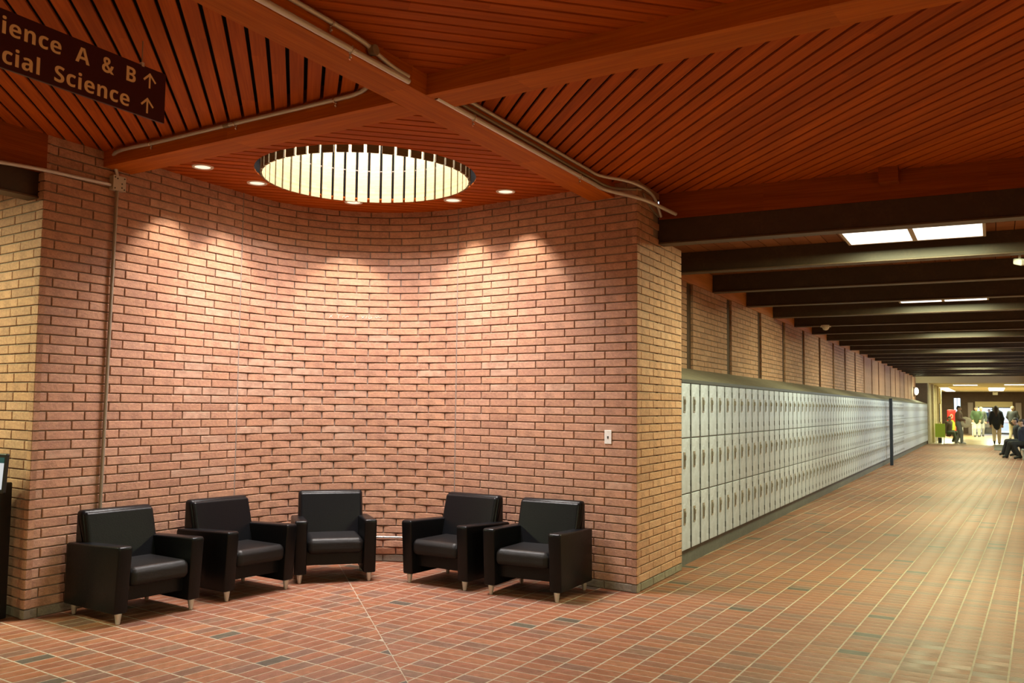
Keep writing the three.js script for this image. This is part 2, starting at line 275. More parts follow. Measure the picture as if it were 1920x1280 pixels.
// ------------------------------------------------------------------ floor of small quarry tiles, mitred at 45 degrees
{
  const MIT = [-4.773, -6.195], MD = [0.697, 0.717], mn = [MD[1], -MD[0]]; // mitre line, normal points to the corridor side
  const mc = mn[0] * MIT[0] + mn[1] * MIT[1];
  const camXZ = [0, 0];
  const view = (x, z) => { const v = new THREE.Vector3(x, 0, z).project(camera); return Math.abs(v.x) < 1.02 && v.y > -1.04 && v.y < 1 && v.z < 1; };
  camera.updateMatrixWorld(); camera.updateProjectionMatrix();
  function lay(name, az, org, L, W, side, bounds, gl, gw) {
    const floor = structGroup(name);
    const d = [-Math.sin(az), -Math.cos(az)], p = [-d[1], d[0]]; // d: along continuous joints; p: across
    const region = bounds; const hp = halfPlanes(region);
    part('grout_bed', prism(region, -0.12, -0.0005), grout, floor);
    let lo = 1e9, hi = -1e9, l2 = 1e9, h2 = -1e9;
    for (const c of region) { const a = (c[0] - org[0]) * p[0] + (c[1] - org[1]) * p[1], b = (c[0] - org[0]) * d[0] + (c[1] - org[1]) * d[1]; lo = Math.min(lo, a); hi = Math.max(hi, a); l2 = Math.min(l2, b); h2 = Math.max(h2, b); }
    const whole = [], cut = [];
    for (let i = Math.floor(lo / L); i <= Math.ceil(hi / L); i++) for (let j = Math.floor(l2 / W); j <= Math.ceil(h2 / W); j++) {
      const a0 = i * L + gl / 2, a1 = (i + 1) * L - gl / 2, b0 = j * W + gw / 2, b1 = (j + 1) * W - gw / 2;
      let poly = [[a0, b0], [a1, b0], [a1, b1], [a0, b1]].map(([a, b]) => [org[0] + p[0] * a + d[0] * b, org[1] + p[1] * a + d[1] * b]);
      let full = true, out = false;
      for (const h of hp) { let inn = 0; for (const c of poly) if (h[0] * c[0] + h[1] * c[1] <= h[2]) inn++; if (inn === 0) { out = true; break; } if (inn < 4) full = false; }
      if (out) continue;
      const x = org[0] + p[0] * (i + 0.5) * L + d[0] * (j + 0.5) * W, z = org[1] + p[1] * (i + 0.5) * L + d[1] * (j + 0.5) * W;
      let k = Math.floor(hash2(i, j, 7) * 7); if (hash2(i, j, 8) < 0.022) k = 7;
      if ((x < -2.85 && z < -7.5) || (x < -5.95 && z < -4.2)) continue;
      if (!full) { for (const h of hp) { const n = Math.hypot(h[0], h[1]); poly = clip(poly, h[0] / n, h[1] / n, h[2] / n - 0.003); if (poly.length < 3) break; } if (poly.length < 3 || area(poly) < 0.0006) continue; }
      const seen = view(x, z) && !(x < -5.88 && z < -4.1);
      (full ? whole : cut).push({ x, z, k, poly, dist: seen ? Math.hypot(x, z) : 1e3 + Math.hypot(x, z), full });
    }
    const base = new THREE.BoxGeometry(L - gl, 0.014, W - gw); base.translate(0, -0.007, 0); metreUV(base);
    const rot = Math.atan2(-p[1], p[0]);
    const bases = [0, 1, 2, 3].map((k) => { const q = metreUV(new THREE.BoxGeometry(L - gl, 0.014, W - gw).translate(0, -0.007, 0)); const uv = q.attributes.uv; for (let i = 0; i < uv.count; i++) uv.setXY(i, uv.getX(i) + 0.21 * k, uv.getY(i) + 0.13 * k); return q; });
    const all = [...whole, ...cut].sort((a, b) => a.dist - b.dist);
    const rest = []; let n = 0;
    for (const t of all) {
      if (n < 298 && t.dist < 1e3) {
        if (t.full) { const m = part('tile', bases[n % 4], tileMats[t.k], floor); m.position.set(t.x, rr(-0.0002, 0.0002), t.z); m.rotation.y = rot; }
        else part('tile', prism(t.poly, -0.014, 0, p), tileMats[t.k], floor);
        n++;
      } else rest.push(t);
    }
    const inst = rest.filter((t) => t.full), mesh = new THREE.InstancedMesh(bases[1], tileInst, inst.length); mesh.name = 'tile_field'; mesh.userData.kind = 'stuff';
    const o = new THREE.Object3D(); inst.forEach((t, i) => { o.position.set(t.x, 0.0003 * (hash2(i, 3, 2) - 0.5), t.z); o.rotation.y = rot; o.updateMatrix(); mesh.setMatrixAt(i, o.matrix); mesh.setColorAt(i, lin(...tileTones[t.k])); });
    floor.add(mesh);
    const cg = rest.filter((t) => !t.full).map((t) => { const g = prism(t.poly, -0.014, 0, p); const c = tileTones[t.k], nn = g.attributes.position.count, col = new Float32Array(nn * 3); for (let i = 0; i < nn; i++) col.set(c, 3 * i); g.setAttribute('color', new THREE.BufferAttribute(col, 3)); return g; });
    if (cg.length) part('tile_cuts', mergeGeometries(cg), tileStuff, floor).userData.kind = 'stuff';
  }
  const far = (t) => [MIT[0] + MD[0] * t, MIT[1] + MD[1] * t];
  const m0 = far(-1.6), m1 = far(8.6);
  // corridor side: between the mitre and the corridor's right wall, as far as the lobby
  lay('floor', -2.4 * D2R, [-1.698, -4.852], 0.1875, 0.1016, 1, [m0, [-5.85, CORR_END - 0.05], [CORR_R, CORR_END - 0.05], [CORR_R, m1[1]], m1], 0.011, 0.008);
  lay('floor_001', 82.4 * D2R, [-5.981, -3.943], 0.2035, 0.1016, -1, [m0, [-8.5, -5.6], [-9.5, -1.0], [-4.0, m1[1]], m1], 0.011, 0.008);
}
struct('floor_002', box(LEFT_END, CORR_R + 0.3, -0.3, -0.121, CORR_END, REAR + 0.3), mortar);
struct('floor_004', box(-9.5, CORR_R + 0.1, -0.12, -0.001, 0.2, REAR), tileMats[1]);

// ------------------------------------------------------------------ slatted ceiling of the crossing and the nook
const A0 = [-3.005, BACK], A1 = [-2.91, -7.2], AW = 0.235;      // long beam, towards the nook's right wall
const Ax = (z) => A0[0] + (A1[0] - A0[0]) * (z - A0[1]) / (A1[1] - A0[1]);
const B0 = [-5.95, -4.66], B1 = [CORR_R + 0.1, -3.99], BW = 0.25;
const Bz = (x) => B0[1] + (B1[1] - B0[1]) * (x - B0[0]) / (B1[0] - B0[0]);
{
  const c = structGroup('ceiling');
  const slat = (az, phase, pitch, gap, region, y, hole) => {
    const d = [-Math.sin(az), -Math.cos(az)], p = [d[1], -d[0]]; const hp = halfPlanes(region); let lo = 1e9, hi = -1e9;
    for (const q of region) { const a = q[0] * p[0] + q[1] * p[1]; lo = Math.min(lo, a); hi = Math.max(hi, a); }
    for (let i = Math.floor((lo - phase) / pitch); i <= Math.ceil((hi - phase) / pitch); i++) {
      const w0 = phase + i * pitch + gap / 2, w1 = w0 + pitch - gap; const T = 30; const at = (t, w) => [d[0] * t + p[0] * w, d[1] * t + p[1] * w];
      let poly = [at(-T, w0), at(T, w0), at(T, w1), at(-T, w1)];
      for (const h of hp) { poly = clip(poly, ...h); if (poly.length < 3) break; }
      if (poly.length < 3 || area(poly) < 0.003) continue;
      const polys = [];
      if (hole) {
        const hw = hole[0][0] * p[0] + hole[0][1] * p[1], ht = hole[0][0] * d[0] + hole[0][1] * d[1]; const dw = Math.min(Math.max(hw, w0), w1) - hw;
        if (Math.abs(dw) < hole[1]) {
          const ts = poly.map((q) => q[0] * d[0] + q[1] * d[1]); const tmin = Math.min(...ts), tmax = Math.max(...ts);
          const edge = (s) => { const o = []; for (let k = 0; k <= 4; k++) { const w = w0 + (w1 - w0) * k / 4, x = hole[1] * hole[1] - (w - hw) * (w - hw); o.push([ht + s * Math.sqrt(Math.max(0, x)), w]); } return o; };
          for (const s of [-1, 1]) {
            const e = edge(s); const far = s < 0 ? tmin - 0.001 : tmax + 0.001; if (s < 0 ? Math.min(...e.map((q) => q[0])) <= tmin : Math.max(...e.map((q) => q[0])) >= tmax) continue;
            // outer end follows the clipped polygon: take its corners on that side
            const outer = poly.filter((q) => s * ((q[0] * d[0] + q[1] * d[1]) - ht) > 0).map((q) => [q[0] * d[0] + q[1] * d[1], q[0] * p[0] + q[1] * p[1]]).sort((a, b) => b[1] - a[1]);
            polys.push([...e, ...outer].map(([t, w]) => at(t, w)));
          }
        } else polys.push(poly);
      } else polys.push(poly);
      for (const q of polys) part('slat', prism(q, y, y + 0.013, d, rr(0, 3)), pick(woodMats), c);
    }
  };
  const zB = (x, o) => Bz(x) + o;
  // left bay
  slat(41 * D2R, 0.605, 0.0992, 0.021, [[-5.93, zB(-5.93, 0)], [Ax(-4.3), zB(Ax(-4.3), 0)], [Ax(BACK), BACK], [-5.93, BACK]], CEIL);
  // near bay, over the camera
  slat(-47 * D2R, 0.03, 0.1, 0.020, [[Ax(-4.3), zB(Ax(-4.3), 0)], [CORR_R + 0.1, zB(CORR_R + 0.1, 0)], [CORR_R + 0.1, BACK], [Ax(BACK), BACK]], CEIL);
  // right bay
  slat(41 * D2R, -1.891, 0.1026, 0.020, [[Ax(-4.4), zB(Ax(-4.4), 0)], [CORR_R + 0.1, zB(CORR_R + 0.1, 0)], [CORR_R + 0.1, -7.66], [Ax(-7.2) + 0.1, -7.66], [Ax(-7.2), -7.2]], CEIL);
  // nook bay with the round opening
  const arc = []; for (let i = 0; i <= 14; i++) arc.push(arcPt(ARC_A0 + (ARC_A1 - ARC_A0) * i / 14, ARC_R + 0.03));
  slat(-47 * D2R, 0.04, 0.11, 0.021, [[LEFT[0] - 0.03, zB(LEFT[0], 0)], [LEFT[0] - 0.03, JL[1]], ...arc, [Ax(-7.2), RIGHT[1] - 0.06], [Ax(-4.4), zB(Ax(-4.4), 0)]], CEIL - 0.01, [DRUM_C, 0.895]);
  // dark void above the slats, open over the drum
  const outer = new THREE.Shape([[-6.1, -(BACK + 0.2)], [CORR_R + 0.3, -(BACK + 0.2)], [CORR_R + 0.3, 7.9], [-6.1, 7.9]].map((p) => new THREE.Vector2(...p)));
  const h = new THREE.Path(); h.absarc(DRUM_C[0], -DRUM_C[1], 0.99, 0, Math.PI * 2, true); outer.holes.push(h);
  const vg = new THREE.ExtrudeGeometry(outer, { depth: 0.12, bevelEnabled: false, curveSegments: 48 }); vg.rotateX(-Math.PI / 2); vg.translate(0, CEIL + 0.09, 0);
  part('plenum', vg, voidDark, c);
}
// exposed beams
tag(single('ceiling_beam', beamBox(A0, A1, AW, BEAM, CEIL + 0.09), beamWood), 'long timber ceiling beam carrying the conduits, ending on the right nook wall', 'beam');
const xA = Ax(-4.3);
tag(single('ceiling_beam', beamBox(B0, [xA - AW / 2, Bz(xA - AW / 2)], BW, BEAM + 0.001, CEIL + 0.09), beamWood), 'timber ceiling beam from the junction box on the left wall to the crossing', 'beam');
tag(single('ceiling_beam', beamBox([xA + AW / 2, Bz(xA + AW / 2)], B1, BW, BEAM + 0.001, CEIL + 0.09), beamWood), 'timber ceiling beam running from the crossing to the upper right', 'beam');

// round drum of upright boards in the nook ceiling
{
  const t = thing('skylight_drum', 'large round glowing ceiling well ringed with upright cream boards over the armchairs', 'skylight', [DRUM_C[0], 0, DRUM_C[1]]);
  const board = M({ color: lin(0.20, 0.145, 0.058), map: woodMap, roughness: 0.6 });
  const N = 48; const bg = metreUV(rbox(0.088, 0.80, 0.018, 0.003, 1));
  for (let i = 0; i < N; i++) { const a = (i + 0.3) / N * Math.PI * 2; const m = part('board', bg, board, t); m.position.set(Math.sin(a) * DRUM_R, 3.33 + 0.4, Math.cos(a) * DRUM_R); m.rotation.y = a; }
  const well = new THREE.LatheGeometry([[0.95, 3.385], [0.95, 4.22], [0.98, 4.22], [0.98, 3.385], [0.95, 3.385]].map((p) => new THREE.Vector2(...p)), 64);
  part('well_lining', well, M({ color: lin(0.006, 0.004, 0.003), roughness: 1, side: THREE.DoubleSide }), t);
  const cap = new THREE.CylinderGeometry(0.98, 0.98, 0.05, 48); cap.translate(0, 4.245, 0); part('well_cap', cap, M({ color: lin(0.75, 0.73, 0.7), roughness: 0.9 }), t);
  const dif = new THREE.CylinderGeometry(0.78, 0.78, 0.02, 48); dif.translate(0, 4.19, 0);
  part('diffuser', dif, M({ color: lin(0.9, 0.9, 0.9), emissive: DRUM, emissiveIntensity: 3, roughness: 0.6 }), t);
  const ringHi = new THREE.TorusGeometry(DRUM_R + 0.012, 0.008, 6, 72); ringHi.rotateX(Math.PI / 2); ringHi.translate(0, 3.62, 0); part('fixing_ring', ringHi, steelDark, t);
  const l = new THREE.RectAreaLight(DRUM, DRUM_LEVEL, 1.1, 1.1); l.name = 'skylight_glow'; l.position.set(0, 4.175, 0); l.rotation.x = -Math.PI / 2; t.add(l);
}
// recessed downlights
{
  const spots = [[-5.534, -5.158, 'leftmost recessed downlight, beside the timber beam'], [-5.518, -5.748, 'second recessed downlight from the left, left of the glowing drum'], [-5.227, -6.70, 'recessed downlight directly behind the glowing drum'], [-4.34, -7.016, 'recessed downlight to the right behind the glowing drum'], [-3.742, -6.926, 'rightmost recessed downlight, nearest the long beam']];
  for (const [x, z, label] of spots) {
    const t = thing('downlight', label, 'downlight', [x, CEIL - 0.01, z], 0, 'recessed downlights of the nook');
    const ring = new THREE.LatheGeometry([[0.062, 0.004], [0.064, -0.006], [0.082, -0.006], [0.085, 0.0], [0.085, 0.004]].map((p) => new THREE.Vector2(...p)), 32); part('trim_ring', ring, M({ color: lin(0.75, 0.70, 0.62), roughness: 0.4 }), t);
    const lens = new THREE.CylinderGeometry(0.063, 0.063, 0.006, 28); lens.translate(0, 0.0015, 0); part('lens', lens, M({ color: lin(0.9, 0.85, 0.75), emissive: CAN, emissiveIntensity: 0.95 }), t);
    const s = new THREE.SpotLight(CAN, CAN_LEVEL, 0, 37 * D2R, 0.3, 2); s.name = 'downlight_beam'; s.position.set(0, -0.012, 0); s.shadow.radius = 2.5; s.castShadow = true; { let best = [1e9, 0, 0]; for (let k = 0; k <= 60; k++) for (const p of [[LEFT[0], LEFT[1] - RUN * k / 60], arcPt(ARC_A0 + (ARC_A1 - ARC_A0) * k / 60, ARC_R), [RIGHT[0] - dR[0] * RUN * k / 60, RIGHT[1] - dR[1] * RUN * k / 60]]) { const q = Math.hypot(p[0] - x, p[1] - z); if (q < best[0]) best = [q, (p[0] - x) / q, (p[1] - z) / q]; } s.target.position.set(best[1] * Math.tan(10 * D2R), -1, best[2] * Math.tan(10 * D2R)); } t.add(s); t.add(s.target);
  }
}

// ------------------------------------------------------------------ edge of the crossing towards the locker corridor
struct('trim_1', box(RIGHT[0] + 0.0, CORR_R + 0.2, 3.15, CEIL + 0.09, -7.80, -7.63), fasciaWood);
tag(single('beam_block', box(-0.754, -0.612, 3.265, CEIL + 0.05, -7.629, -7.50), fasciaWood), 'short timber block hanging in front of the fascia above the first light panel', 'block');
// dark steel beams across the corridor
const PITCH = 1.76, NB = 20;
for (let k = 0; k <= NB; k++) {
  const z = -7.63 - PITCH * k; const x0 = k === 0 ? RIGHT[0] - 0.04 : -3.10, x1 = CORR_R + 0.1;
  const ord = ['first', 'second', 'third', 'fourth', 'fifth', 'sixth', 'seventh', 'eighth'];
  const label = k < 8 ? `${ord[k]} dark beam across the locker corridor counted from the timber fascia` : 'dark beam across the far part of the locker corridor ceiling';
  const t = thing('corridor_beam', label, 'beam', [0, 0, z - 0.06], 0, 'dark beams across the locker corridor');
  part('web', box(x0, x1, 2.945, 3.148, -0.06, 0.06), steelDark, t);
  part('flange', metreUV(rbox(x1 - x0, 0.016, 0.15, 0.004, 1)).translate((x0 + x1) / 2, 2.938, 0), flangeBrown, t);
}
// plank deck over the corridor
{
  const c = structGroup('ceiling_001'); const w = 0.148, n = Math.ceil((CORR_R + 3.4) / w);
  for (let i = 0; i < n; i++) { const x = -3.35 + i * w; part('plank', box(x + 0.003, x + w - 0.003, 3.15, 3.19, CORR_END, -7.80), pick(deckMats), c); }
  part('roof_board', box(-3.4, CORR_R + 0.3, 3.192, 3.32, CORR_END, -7.80), voidDark, c);
}
// light panels
{
  const ws = [['nearest pair of square ceiling light panels, behind the first dark beam', -8.38], ['second pair of ceiling light panels along the locker corridor', -13.66], ['third pair of ceiling light panels along the locker corridor', -18.94], ['fourth pair of ceiling light panels along the locker corridor', -24.22], ['fifth pair of ceiling light panels along the locker corridor', -29.5], ['sixth pair of ceiling light panels along the locker corridor', -34.78], ['farthest pair of ceiling light panels before the lobby', -40.06]];
  const frame = M({ color: lin(0.42, 0.34, 0.25), roughness: 0.5 }), glow = M({ color: lin(0.9, 0.9, 0.88), emissive: lin(1, 0.97, 0.88), emissiveIntensity: 2.2 });
  for (const [label, z] of ws) {
    const t = thing('light_panel', label, 'ceiling light', [-0.60, 3.05, z - 0.31], 0, 'light panels of the locker corridor');
    for (const s of [-1, 1]) part('diffuser', box(s * 0.285 - 0.265, s * 0.285 + 0.265, -0.004, 0.006, -0.31, 0.31), glow, t);
    part('frame', mergeGeometries([box(-0.575, 0.575, 0.006, 0.095, -0.33, 0.33), box(-0.02, 0.02, -0.008, 0.006, -0.33, 0.33), box(-0.575, -0.55, -0.008, 0.006, -0.33, 0.33), box(0.55, 0.575, -0.008, 0.006, -0.33, 0.33), box(-0.575, 0.575, -0.008, 0.006, -0.33, -0.31), box(-0.575, 0.575, -0.008, 0.006, 0.31, 0.33)]), frame, t);
    const l = new THREE.RectAreaLight(TROFFER, TROFFER_LEVEL, 1.1, 0.62); l.name = 'panel_light'; l.position.set(0, -0.012, 0); l.rotation.x = -Math.PI / 2; t.add(l);
  }
  // left corridor has the same fittings, outside the frame
  for (const [x, label, z] of [[2.6, 'added pair of ceiling light panels in the corridor to the right of the viewpoint', -2.0], [4.9, 'added middle pair of ceiling light panels in the corridor to the right of the viewpoint', -2.0], [7.4, 'added far pair of ceiling light panels in the corridor to the right of the viewpoint', -2.0], [-7.3, 'pair of ceiling light panels in the left corridor', -2.4], [-11.6, 'far pair of ceiling light panels in the left corridor', -2.4], [-2.0, 'pair of ceiling light panels in the corridor behind the viewpoint', 3.9], [-2.0, 'far pair of ceiling light panels in the corridor behind the viewpoint', 7.6]]) {  // right-hand pairs are unseen, added to brighten the pier and crossing
    const t = thing('light_panel', label, 'ceiling light', [x, 3.05, z], z < 0 ? Math.PI / 2 : 0, 'light panels outside the view');
    for (const s of [-1, 1]) part('diffuser', box(s * 0.285 - 0.265, s * 0.285 + 0.265, -0.004, 0.006, -0.31, 0.31), glow, t);
    part('frame', box(-0.575, 0.575, 0.006, 0.095, -0.33, 0.33), frame, t);
    const l = new THREE.RectAreaLight(TROFFER, TROFFER_LEVEL, 1.1, 0.62); l.name = 'panel_light'; l.position.set(0, -0.012, 0); l.rotation.x = -Math.PI / 2; t.add(l);
  }
}

// ------------------------------------------------------------------ upper brick panels over the lockers
const UPX = -3.07;
{
  const w = structGroup('wall_locker_side');
  part('backing', box(UPX - 0.5, UPX - 0.24, 0, 3.16, CORR_END, RIGHT[1] - 1.25), M({ color: lin(0.055, 0.022, 0.01), roughness: 0.9 }), w);
  const z0 = -10.31, P = 1.77, GAP = 0.25;
  const starts = []; starts.push([RIGHT[1] - 1.30, -10.06]);
  for (let k = 0; ; k++) { const a = z0 - P * k; if (a < CORR_END + 0.5) break; starts.push([a, Math.max(a - (P - GAP), CORR_END)]); }
  for (let k = 0; k < NB; k++) part('blocking', box(UPX - 0.1, UPX + 0.0, 2.932, 3.148, -7.63 - PITCH * (k + 1) + 0.005, -7.63 - PITCH * k - 0.125), deckLit, w);
  const slotShade = M({ color: lin(0.085, 0.038, 0.016), map: speckMap, roughness: 0.8 });  // dark brown stands in for the shade inside the slots between panels
  for (let k = 0; k < starts.length - 1; k++) part('slot_shade', box(UPX - 0.24, UPX - 0.03, 1.85, 2.93, starts[k + 1][0] + 0.001, starts[k][1] - 0.001), slotShade, w);
  const stuff = [];
  starts.forEach(([a, b], k) => {
    part('panel_core', box(UPX - 0.24, UPX - REC, 1.85, 2.93, b + 0.012, a - 0.012), mortar, w);
    const rows = 16, y0 = 1.87, len = a - b;
    if (k > 9) { part('brick_panel', box(UPX - 0.22, UPX, 1.85, 2.93, b, a), brickMats[[0, 1, 3][k % 3]], w); return; }
    for (let r = 0; r < rows; r++) {
      const cuts = rowCuts(len, r % 2 ? BL : BL / 2);
      for (let i = 0; i < cuts.length - 1; i++) {
        const s0 = cuts[i] + (i ? JT / 2 : 0), s1 = cuts[i + 1] - (i < cuts.length - 2 ? JT / 2 : 0), sc = (s0 + s1) / 2; const kk = Math.floor(rnd() * 6);
        layBrick(w, stuff, Math.round((s1 - s0) * 1000) / 1000, UPX, y0 + (r + 0.5) * CO - 0.02, a - sc, Math.PI / 2, k > 3, brickMats[kk], brickTones[kk]);
      }
      if (k >= 1 && k < 8) layBrick(w, stuff, 0.215, UPX - 0.11, y0 + (r + 0.5) * CO - 0.02, a, 0, true, null, brickTones[r % 6]);
    }
  });
  part('brick_courses', mergeGeometries(stuff), brickStuff, w).userData.kind = 'stuff';
}

// ------------------------------------------------------------------ lockers
const LX = -2.60, LP = 0.3175, LTOP = 1.735, LBOT = 0.155, LZ0 = RIGHT[1] - 1.245;
{
  const tier = (LTOP - LBOT) / 3;
  const doorGeo = metreUV(rbox(0.022, tier - 0.012, LP - 0.05, 0.004, 1));
  const hp = metreUV(rbox(0.006, 0.155, 0.062, 0.002, 1)), hc = metreUV(rbox(0.012, 0.115, 0.034, 0.003, 1)), hl = metreUV(rbox(0.022, 0.045, 0.014, 0.004, 1));
  const body = metreUV(new THREE.BoxGeometry(0.42, LTOP - LBOT, LP - 0.002)); const hinge = new THREE.CylinderGeometry(0.006, 0.006, 0.06, 6);
  const make = (detail) => {
    const t = new THREE.Group(); t.name = 'locker';
    const b = part('body', body, lockerFrame, t); b.position.set(LX - 0.214, (LTOP + LBOT) / 2, 0);
    for (let k = 0; k < 3; k++) {
      const d = part('door', doorGeo, lockerDoors[k], t); const y = LBOT + tier * (k + 0.5); d.position.set(LX - 0.008, y, 0);
      const h = part('handle', hp, handleMetal, d); h.position.set(0.013, 0.055, 0.055);
      if (detail) { const c = part('handle_recess', hc, handleDark, d); c.position.set(0.012, 0.05, 0.050); const l = part('latch', hl, handleMetal, d); l.position.set(0.019, 0.078, 0.058); for (const s of [-1, 1]) { const g = part('hinge', hinge, lockerFrame, d); g.position.set(0.012, s * 0.17, -0.145); } }
    }
    return t;
  };
  const fine = make(true), plain = make(false); const n = Math.floor((LZ0 - CORR_END - 0.05) / LP);
  const ones = ['', 'first', 'second', 'third', 'fourth', 'fifth', 'sixth', 'seventh', 'eighth', 'ninth', 'tenth', 'eleventh', 'twelfth', 'thirteenth', 'fourteenth', 'fifteenth', 'sixteenth', 'seventeenth', 'eighteenth', 'nineteenth', 'twentieth'];
  const ord = (k) => (k <= 20 ? ones[k] : (k % 10 === 0 ? '' : ['twenty', 'thirty', 'forty'][Math.floor(k / 10) - 2] + '-' + ones[k % 10]) || ['twentieth', 'thirtieth', 'fortieth'][k / 10 - 2]);
  for (let i = 0; i < n; i++) {
    const z = LZ0 - LP * (i + 0.5); const t = (i < 75 ? fine : plain).clone(); t.position.z = z; top(t);
    let label, group; if (i < 48) { label = `${ord(i + 1)} pale grey three-door locker counted from the yellow brick pier`; group = 'lockers along the corridor'; }
    else if (z > -27.3) { label = 'pale grey three-door locker in the far stretch just before the navy post'; group = 'lockers before the navy post'; }
    else { label = 'pale grey three-door locker in the row beyond the navy post'; group = 'lockers beyond the navy post'; }
    tag(t, label, 'locker', group);
  }
  const zE = LZ0 - LP * n;
  struct('trim_2', box(LX - 0.42, LX - 0.04, 0, LBOT, zE, LZ0), lockerBase);
  struct('trim_3', box(LX - 0.05, LX + 0.012, LTOP, LTOP + 0.032, zE, LZ0), lockerFrame);
  { // sloping top from the locker fronts up to the brick panels
    const s = new THREE.Shape([[LX + 0.012, LTOP + 0.032], [UPX - 0.02, 1.945], [UPX - 0.02, LTOP], [LX + 0.0, LTOP + 0.005]].map((p) => new THREE.Vector2(...p)));
    const g = new THREE.ExtrudeGeometry(s, { depth: LZ0 - zE, bevelEnabled: false }); g.translate(0, 0, zE); struct('trim_4', metreUV(g), lockerLedge);
  }
  const post = rbox(0.08, 1.80, 0.09, 0.008, 2); post.translate(-2.46, 0.90, -26.6);
  single('post', post, M({ color: lin(0.012, 0.017, 0.035), roughness: 0.5 }), 'dark navy post standing in front of the lockers far along the corridor', 'post');
}

// ------------------------------------------------------------------ left edge: fascia, dark beam, corridor beyond
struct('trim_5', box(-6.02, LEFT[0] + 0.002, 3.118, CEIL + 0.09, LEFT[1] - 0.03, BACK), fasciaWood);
{
  const t = thing('corridor_beam', 'dark beam across the left corridor under the fascia at the left edge', 'beam', [0, 0, 0], 0);
  part('web', box(-6.10, -5.98, 2.945, 3.117, LEFT[1] - 0.1, BACK), steelDark, t);
  part('flange', metreUV(rbox(0.15, 0.016, BACK - LEFT[1] + 0.1, 0.004, 1)).translate(-6.04, 2.938, (BACK + LEFT[1] - 0.1) / 2), flangeBrown, t);
}
struct('ceiling_002', box(LEFT_END, -6.10, 3.15, 3.35, -6.2, BACK), deckMats[2]);
struct('wall_outer_left', box(LEFT_END - 0.2, LEFT_END, -0.12, 3.4, -6.2, BACK), brickMats[0]);
struct('wall_behind', box(LEFT_END, -5.5, -0.12, 3.7, BACK, BACK + 0.2), brickMats[1]);
struct('wall_east_far', box(CORR_R + 0.2, 10, -0.12, 3.6, -4.3, -4.1), brickMats[0]); struct('wall_east_near', box(CORR_R + 0.2, 10, -0.12, 3.6, 0.1, 0.3), brickMats[2]); struct('wall_east_end', box(10, 10.2, -0.12, 3.6, -4.3, 0.3), brickMats[1]);
struct('ceiling_005', box(CORR_R + 0.2, 10, 3.15, 3.4, -4.1, 0.1), deckMats[0]); struct('floor_005', box(CORR_R, 10, -0.3, -0.001, -4.1, 0.1), tileMats[1]);
struct('wall_rear_left', box(-5.7, -5.5, -0.12, 3.7, BACK + 0.2, REAR), brickMats[2]);
struct('wall_rear', box(-5.7, CORR_R + 0.2, -0.12, 3.7, REAR, REAR + 0.2), brickMats[1]);
struct('ceiling_004', box(-5.7, CORR_R + 0.2, 3.15, 3.4, BACK, REAR), deckMats[0]);
{ // right-hand wall of the locker corridor: solid near the crossing, a run of windows farther along
  const w = structGroup('wall_corridor_right'); const Z0 = -21, Z1 = -43.2;
  for (const [y0, y1, z0, z1] of [[-0.12, 3.7, Z0, -4.1], [-0.12, 3.7, 0.1, REAR], [3.3, 3.7, -4.1, 0.1], [-0.12, 0.85, Z1, Z0], [2.65, 3.7, Z1, Z0], [-0.12, 3.7, CORR_END, Z1]]) part('wall_piece', box(CORR_R, CORR_R + 0.2, y0, y1, z0, z1), brickMats[3], w);
  const glass = new THREE.MeshPhysicalMaterial({ color: lin(0.95, 0.97, 0.98), transmission: 1, roughness: 0.02, thickness: 0 }), fr = M({ color: lin(0.05, 0.04, 0.03), roughness: 0.5 });
  const n = 10, st = (Z0 - Z1) / n; for (let k = 0; k < n; k++) { const d = structGroup('window_' + (k + 2)); const a = Z0 - st * (k + 1), b = Z0 - st * k; part('frame', mergeGeometries([box(CORR_R + 0.05, CORR_R + 0.12, 0.85, 2.65, a, a + 0.05), box(CORR_R + 0.05, CORR_R + 0.12, 0.85, 2.65, b - 0.05, b), box(CORR_R + 0.05, CORR_R + 0.12, 0.85, 0.9, a + 0.05, b - 0.05), box(CORR_R + 0.05, CORR_R + 0.12, 2.6, 2.65, a + 0.05, b - 0.05)]), fr, d); part('pane', box(CORR_R + 0.08, CORR_R + 0.086, 0.9, 2.6, a + 0.05, b - 0.05), glass, d); }
}

